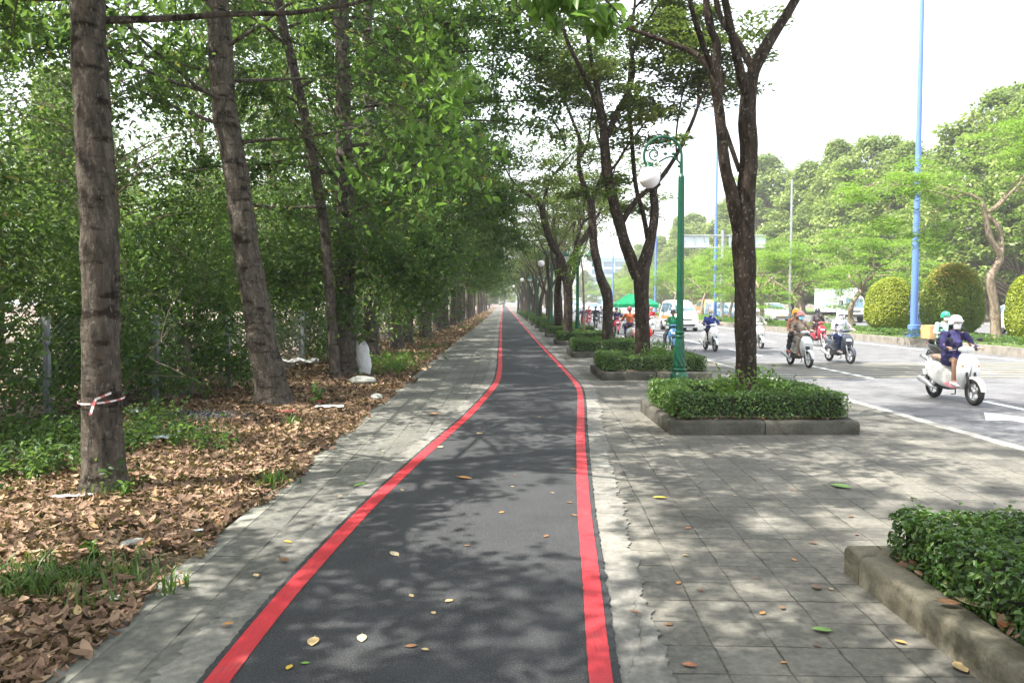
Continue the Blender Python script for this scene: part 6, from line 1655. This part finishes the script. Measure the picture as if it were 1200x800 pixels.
crumple('paper_sheet', 'flattened white paper bag with a red corner beside the seedling', 'litter', 386, 481, .42, .16, .05, paper_m, 1, .1)
o = crumple('red_scrap', 'small red scrap lying on the white paper bag', 'litter', 376, 478, .10, .07, .03, redp, 7, .4); o.location.z += .05
crumple('tape_scrap', 'scrap of red and white tape near the leaning trunk foot', 'litter', 335, 486, .26, .06, .03, redp, 2, .5)
crumple('plastic_scrap', 'greyish crumpled plastic on the litter near the gravel', 'litter', 193, 519, .24, .2, .06, plastic_m, 3, .6)
crumple('plastic_scrap', 'white crumpled plastic beside the fence weeds', 'litter', 161, 489, .2, .2, .09, paper_m, 4, .2)
crumple('paper_scrap', 'small white paper scrap at the lower left kerb', 'litter', 136, 710, .055, .06, .015, paper_m, 5, .7)
crumple('paper_scrap', 'tiny white scrap beside the kerb', 'litter', 233, 629, .06, .05, .02, paper_m, 6, .2)
crumple('plastic_scrap', 'clear plastic strip at the foot of the taped trunk', 'litter', 88, 588, .3, .08, .03, paper_m, 8, .3)
crumple('plastic_heap', 'heap of dirty white plastic bags by the fence posts', 'litter', 350, 432, .9, .5, .26, paper_m, 9, 0)
crumple('plastic_scrap', 'small white plastic scrap behind the weeds by the litter', 'litter', 214, 508, .18, .12, .05, paper_m, 10, 0)
def stone(label, px, py, s, m, seed):
    g = G(px, py); t = MB(); t.ell((0, 0, s * .25), (s, s * .62, s * .34), n=14, k=8, fn=lambda p: p * (1 + .28 * mnoise.noise(V3((p.x / s + seed, p.y / s, p.z / s))))); o = t.build('stone', m); o.location = (g.x, g.y, .03); o.rotation_euler = (0, 0, seed); tag(o, label, 'stone', 'stones in the leaf litter')
st_m = mat_concrete('pale_stone', (.34, .35, .33), .2)
stone('flat pale grey stone in the litter near the lower left seedling', 155, 645, .085, st_m, 1)
stone('pale rock in the leaf litter left of the path near the sack', 442, 470, .16, st_m, 2)
stone('flat grey slab of stone in the litter behind the paper bag', 425, 452, .28, st_m, 3)
# fallen leaves on the paving and the path
GLf = 'fallen leaves on the path and paving'
leafc = {'tan': (.45, .33, .17), 'brown': (.19, .10, .05), 'orange': (.48, .22, .06), 'yellow': (.62, .42, .05), 'green': (.16, .30, .05), 'pale': (.48, .40, .26), 'russet': (.32, .12, .05)}
leafm = {k: M('fallen_leaf_' + k, v, .6, 0, .25, 30) for k, v in leafc.items()}
def one_leaf(px, py, size, c, label, z=.03, rz=None, curl=.3):
    g = G(px, py, z); s = size * 1.1; r = np.random.default_rng(int(px * 7 + py)); rr = r.random() * 6.28 if rz is None else rz
    t = MB(); n = 7; V = []
    for i in range(n):
        u = i / (n - 1) - .5; w = .30 * math.cos(math.pi * u * .98) ** .7 * (1 - .3 * u)
        for k in (-1, -.5, 0, .5, 1): V.append((u, w * k, curl * (.35 * u * u + abs(k) * w * .55) + .04 * mnoise.noise(V3((u * 6 + px, k * 2, 0)))))
    V = [(x * s, y * s, zz * s) for x, y, zz in V]; F = [(i * 5 + j, (i + 1) * 5 + j, (i + 1) * 5 + j + 1, i * 5 + j + 1) for i in range(n - 1) for j in range(4)]
    t.add(V, F); t.tube([(-.5 * s, 0, curl * .09 * s), (-.68 * s, .03 * s, .02 * s)], [.018 * s, .012 * s], 4)
    o = t.build('fallen_leaf', leafm[c]); o.location = (g.x, g.y, z + .003); o.rotation_euler = (r.normal(0, .05), r.normal(0, .05), rr); tag(o, label, 'leaf', GLf)
FL = [(367, 752, .085, 'tan', 'tan leaf on the asphalt at the bottom, left of centre'), (462, 649, .075, 'pale', 'pale curled leaf on the asphalt in the lower middle'), (484, 564, .13, 'orange', 'orange-brown leaf just right of the left red line'),
      (545, 560, .12, 'orange', 'pale orange leaf on the asphalt above the middle'), (773, 583, .10, 'yellow', 'small bright yellow leaf upright on the grey tiles'), (744, 717, .05, 'brown', 'small brown leaf on cement right of the right red line'),
      (808, 779, .06, 'russet', 'reddish curled leaf at the bottom edge of the tiles'), (963, 738, .085, 'green', 'yellow-green leaf on the tiles left of the nearest planter'), (917, 712, .045, 'brown', 'small brown leaf on the tiles two slabs left of the planter'),
      (957, 688, .08, 'brown', 'dark curled leaf on a cracked tile'), (986, 570, .16, 'green', 'green sprig lying on the tiles below the near hedge planter'), (482, 698, .04, 'tan', 'small tan leaf on asphalt below the pale curled one'), (526, 704, .05, 'tan', 'curled tan leaf on asphalt right of the small tan leaf'),
      (508, 718, .04, 'tan', 'tiny tan leaf in the lower middle of the path'), (482, 757, .05, 'brown', 'dark brown leaf at the bottom of the asphalt'), (498, 761, .035, 'tan', 'tiny tan leaf beside the dark brown one at the bottom'), (424, 748, .07, 'pale', 'thin pale stalk-like leaf at the bottom of the asphalt'),
      (339, 782, .045, 'yellow', 'small yellow leaf at the bottom left of the asphalt'), (358, 777, .035, 'green', 'tiny green leaf near the small yellow one'), (333, 656, .08, 'brown', 'brown curled leaf on the left cement strip'), (300, 674, .05, 'tan', 'small tan leaf on the left slabs near the red line'),
      (267, 731, .05, 'orange', 'small orange leaf on the left slabs near the bottom'), (422, 568, .12, 'green', 'fresh green leaf on the left slabs'), (338, 635, .06, 'yellow', 'yellowish leaf on the kerbside slabs'), (207, 685, .10, 'russet', 'large russet leaf lying on the left kerb'),
      (508, 485, .17, 'orange', 'orange leaf on the left slabs near the bend'), (516, 524, .10, 'pale', 'pale leaf just inside the left red line at the bend'), (640, 628, .05, 'brown', 'small brown leaf in the right half of the asphalt'), (562, 508, .10, 'tan', 'tan leaf beside the bend of the left line'), (1055, 752, .05, 'orange', 'orange flake beside the nearest planter kerb'),
      (1126, 782, .09, 'tan', 'tan leaf propped at the foot of the nearest planter kerb'), (700, 553, .05, 'brown', 'speck-like brown leaf on the cement right of the line'), (953, 636, .06, 'brown', 'brown leaf on the tiles left of the nearest hedge')]
for (px, py, s, c_, lb) in FL: one_leaf(px, py, s, c_, lb, z=(.024 if (px > 500 or py > 640) and px < 700 and px > 250 else .007))
one_leaf(1143, 708, .17, 'pale', 'large tan leaf lying on top of the nearest planter kerb', z=.185, rz=2.2)
one_leaf(1112, 706, .09, 'brown', 'curled brown leaf left of the large tan leaf on the planter kerb', z=.185)
one_leaf(1180, 730, .12, 'russet', 'russet leaf on the planter kerb at the right edge', z=.185)
r = np.random.default_rng(55)
for i in range(34):
    if i % 2: px, py = r.uniform(380, 680), r.uniform(420, 640)
    else: px, py = r.uniform(700, 1010), r.uniform(530, 790)
    one_leaf(px, py, r.uniform(.03, .055), ['brown', 'tan', 'orange'][i % 3], 'tiny scattered dry leaf on the %s' % ('asphalt path' if i % 2 else 'grey tiles'), z=.023 if i % 2 else .003)

# ==================================================================== LIGHT
SUN_EL, AZ = R_(57), None
sv = Vector((-math.cos(SUN_EL) * .94, -math.cos(SUN_EL) * .34, math.sin(SUN_EL))).normalized()
sd_ = bpy.data.lights.new('sun', 'SUN'); sd_.energy = 5.0; sd_.angle = R_(.55); sd_.color = (1, .95, .86)
so = bpy.data.objects.new('sun', sd_); col.objects.link(so); so.rotation_euler = sv.to_track_quat('Z', 'Y').to_euler(); so.location = (0, 0, 40)
w = bpy.data.worlds.new('World'); scene.world = w; w.use_nodes = True; nt = w.node_tree; bg = nt.nodes['Background']
sk = nt.nodes.new('ShaderNodeTexSky'); sk.sky_type = 'NISHITA'; sk.sun_disc = False; sk.sun_elevation = SUN_EL
sk.sun_rotation = math.atan2(sv.x, sv.y); sk.dust_density = 4.0; sk.air_density = 1.3; sk.ozone_density = .8; sk.altitude = 0
# thin bright overcast veil over the blue
vm = nt.nodes.new('ShaderNodeMix'); vm.data_type = 'RGBA'; vm.inputs[0].default_value = .5; nt.links.new(sk.outputs[0], vm.inputs[6]); vm.inputs[7].default_value = (7.6, 7.7, 7.7, 1)
nt.links.new(vm.outputs[2], bg.inputs['Color']); bg.inputs['Strength'].default_value = .135

scene.view_settings.view_transform = 'Standard'; scene.view_settings.look = 'None'; scene.view_settings.gamma = 1; scene.view_settings.exposure = 1.55
scene.render.engine = 'CYCLES'
cy = scene.cycles; cy.max_bounces = 8; cy.diffuse_bounces = 4; cy.glossy_bounces = 2; cy.transmission_bounces = 4; cy.transparent_max_bounces = 4
cy.use_denoising = True; cy.sample_clamp_indirect = 6; cy.use_adaptive_sampling = True; cy.adaptive_threshold = .02

if True:
    t = MB(); t.box((20, 330, 24), (900, 760, 51)); hz = t.build('haze', [], None, False); tag(hz, kind='stuff', label='thin pale daylight haze over the street')
    m = bpy.data.materials.new('haze_air'); m.use_nodes = True; nt = m.node_tree; nt.nodes.remove(nt.nodes['Principled BSDF'])
    pv = nt.nodes.new('ShaderNodeVolumePrincipled'); pv.inputs['Color'].default_value = (.93, .96, 1, 1); pv.inputs['Density'].default_value = .0009; pv.inputs['Anisotropy'].default_value = .3
    nt.links.new(pv.outputs[0], nt.nodes['Material Output'].inputs['Volume']); hz.data.materials.append(m)
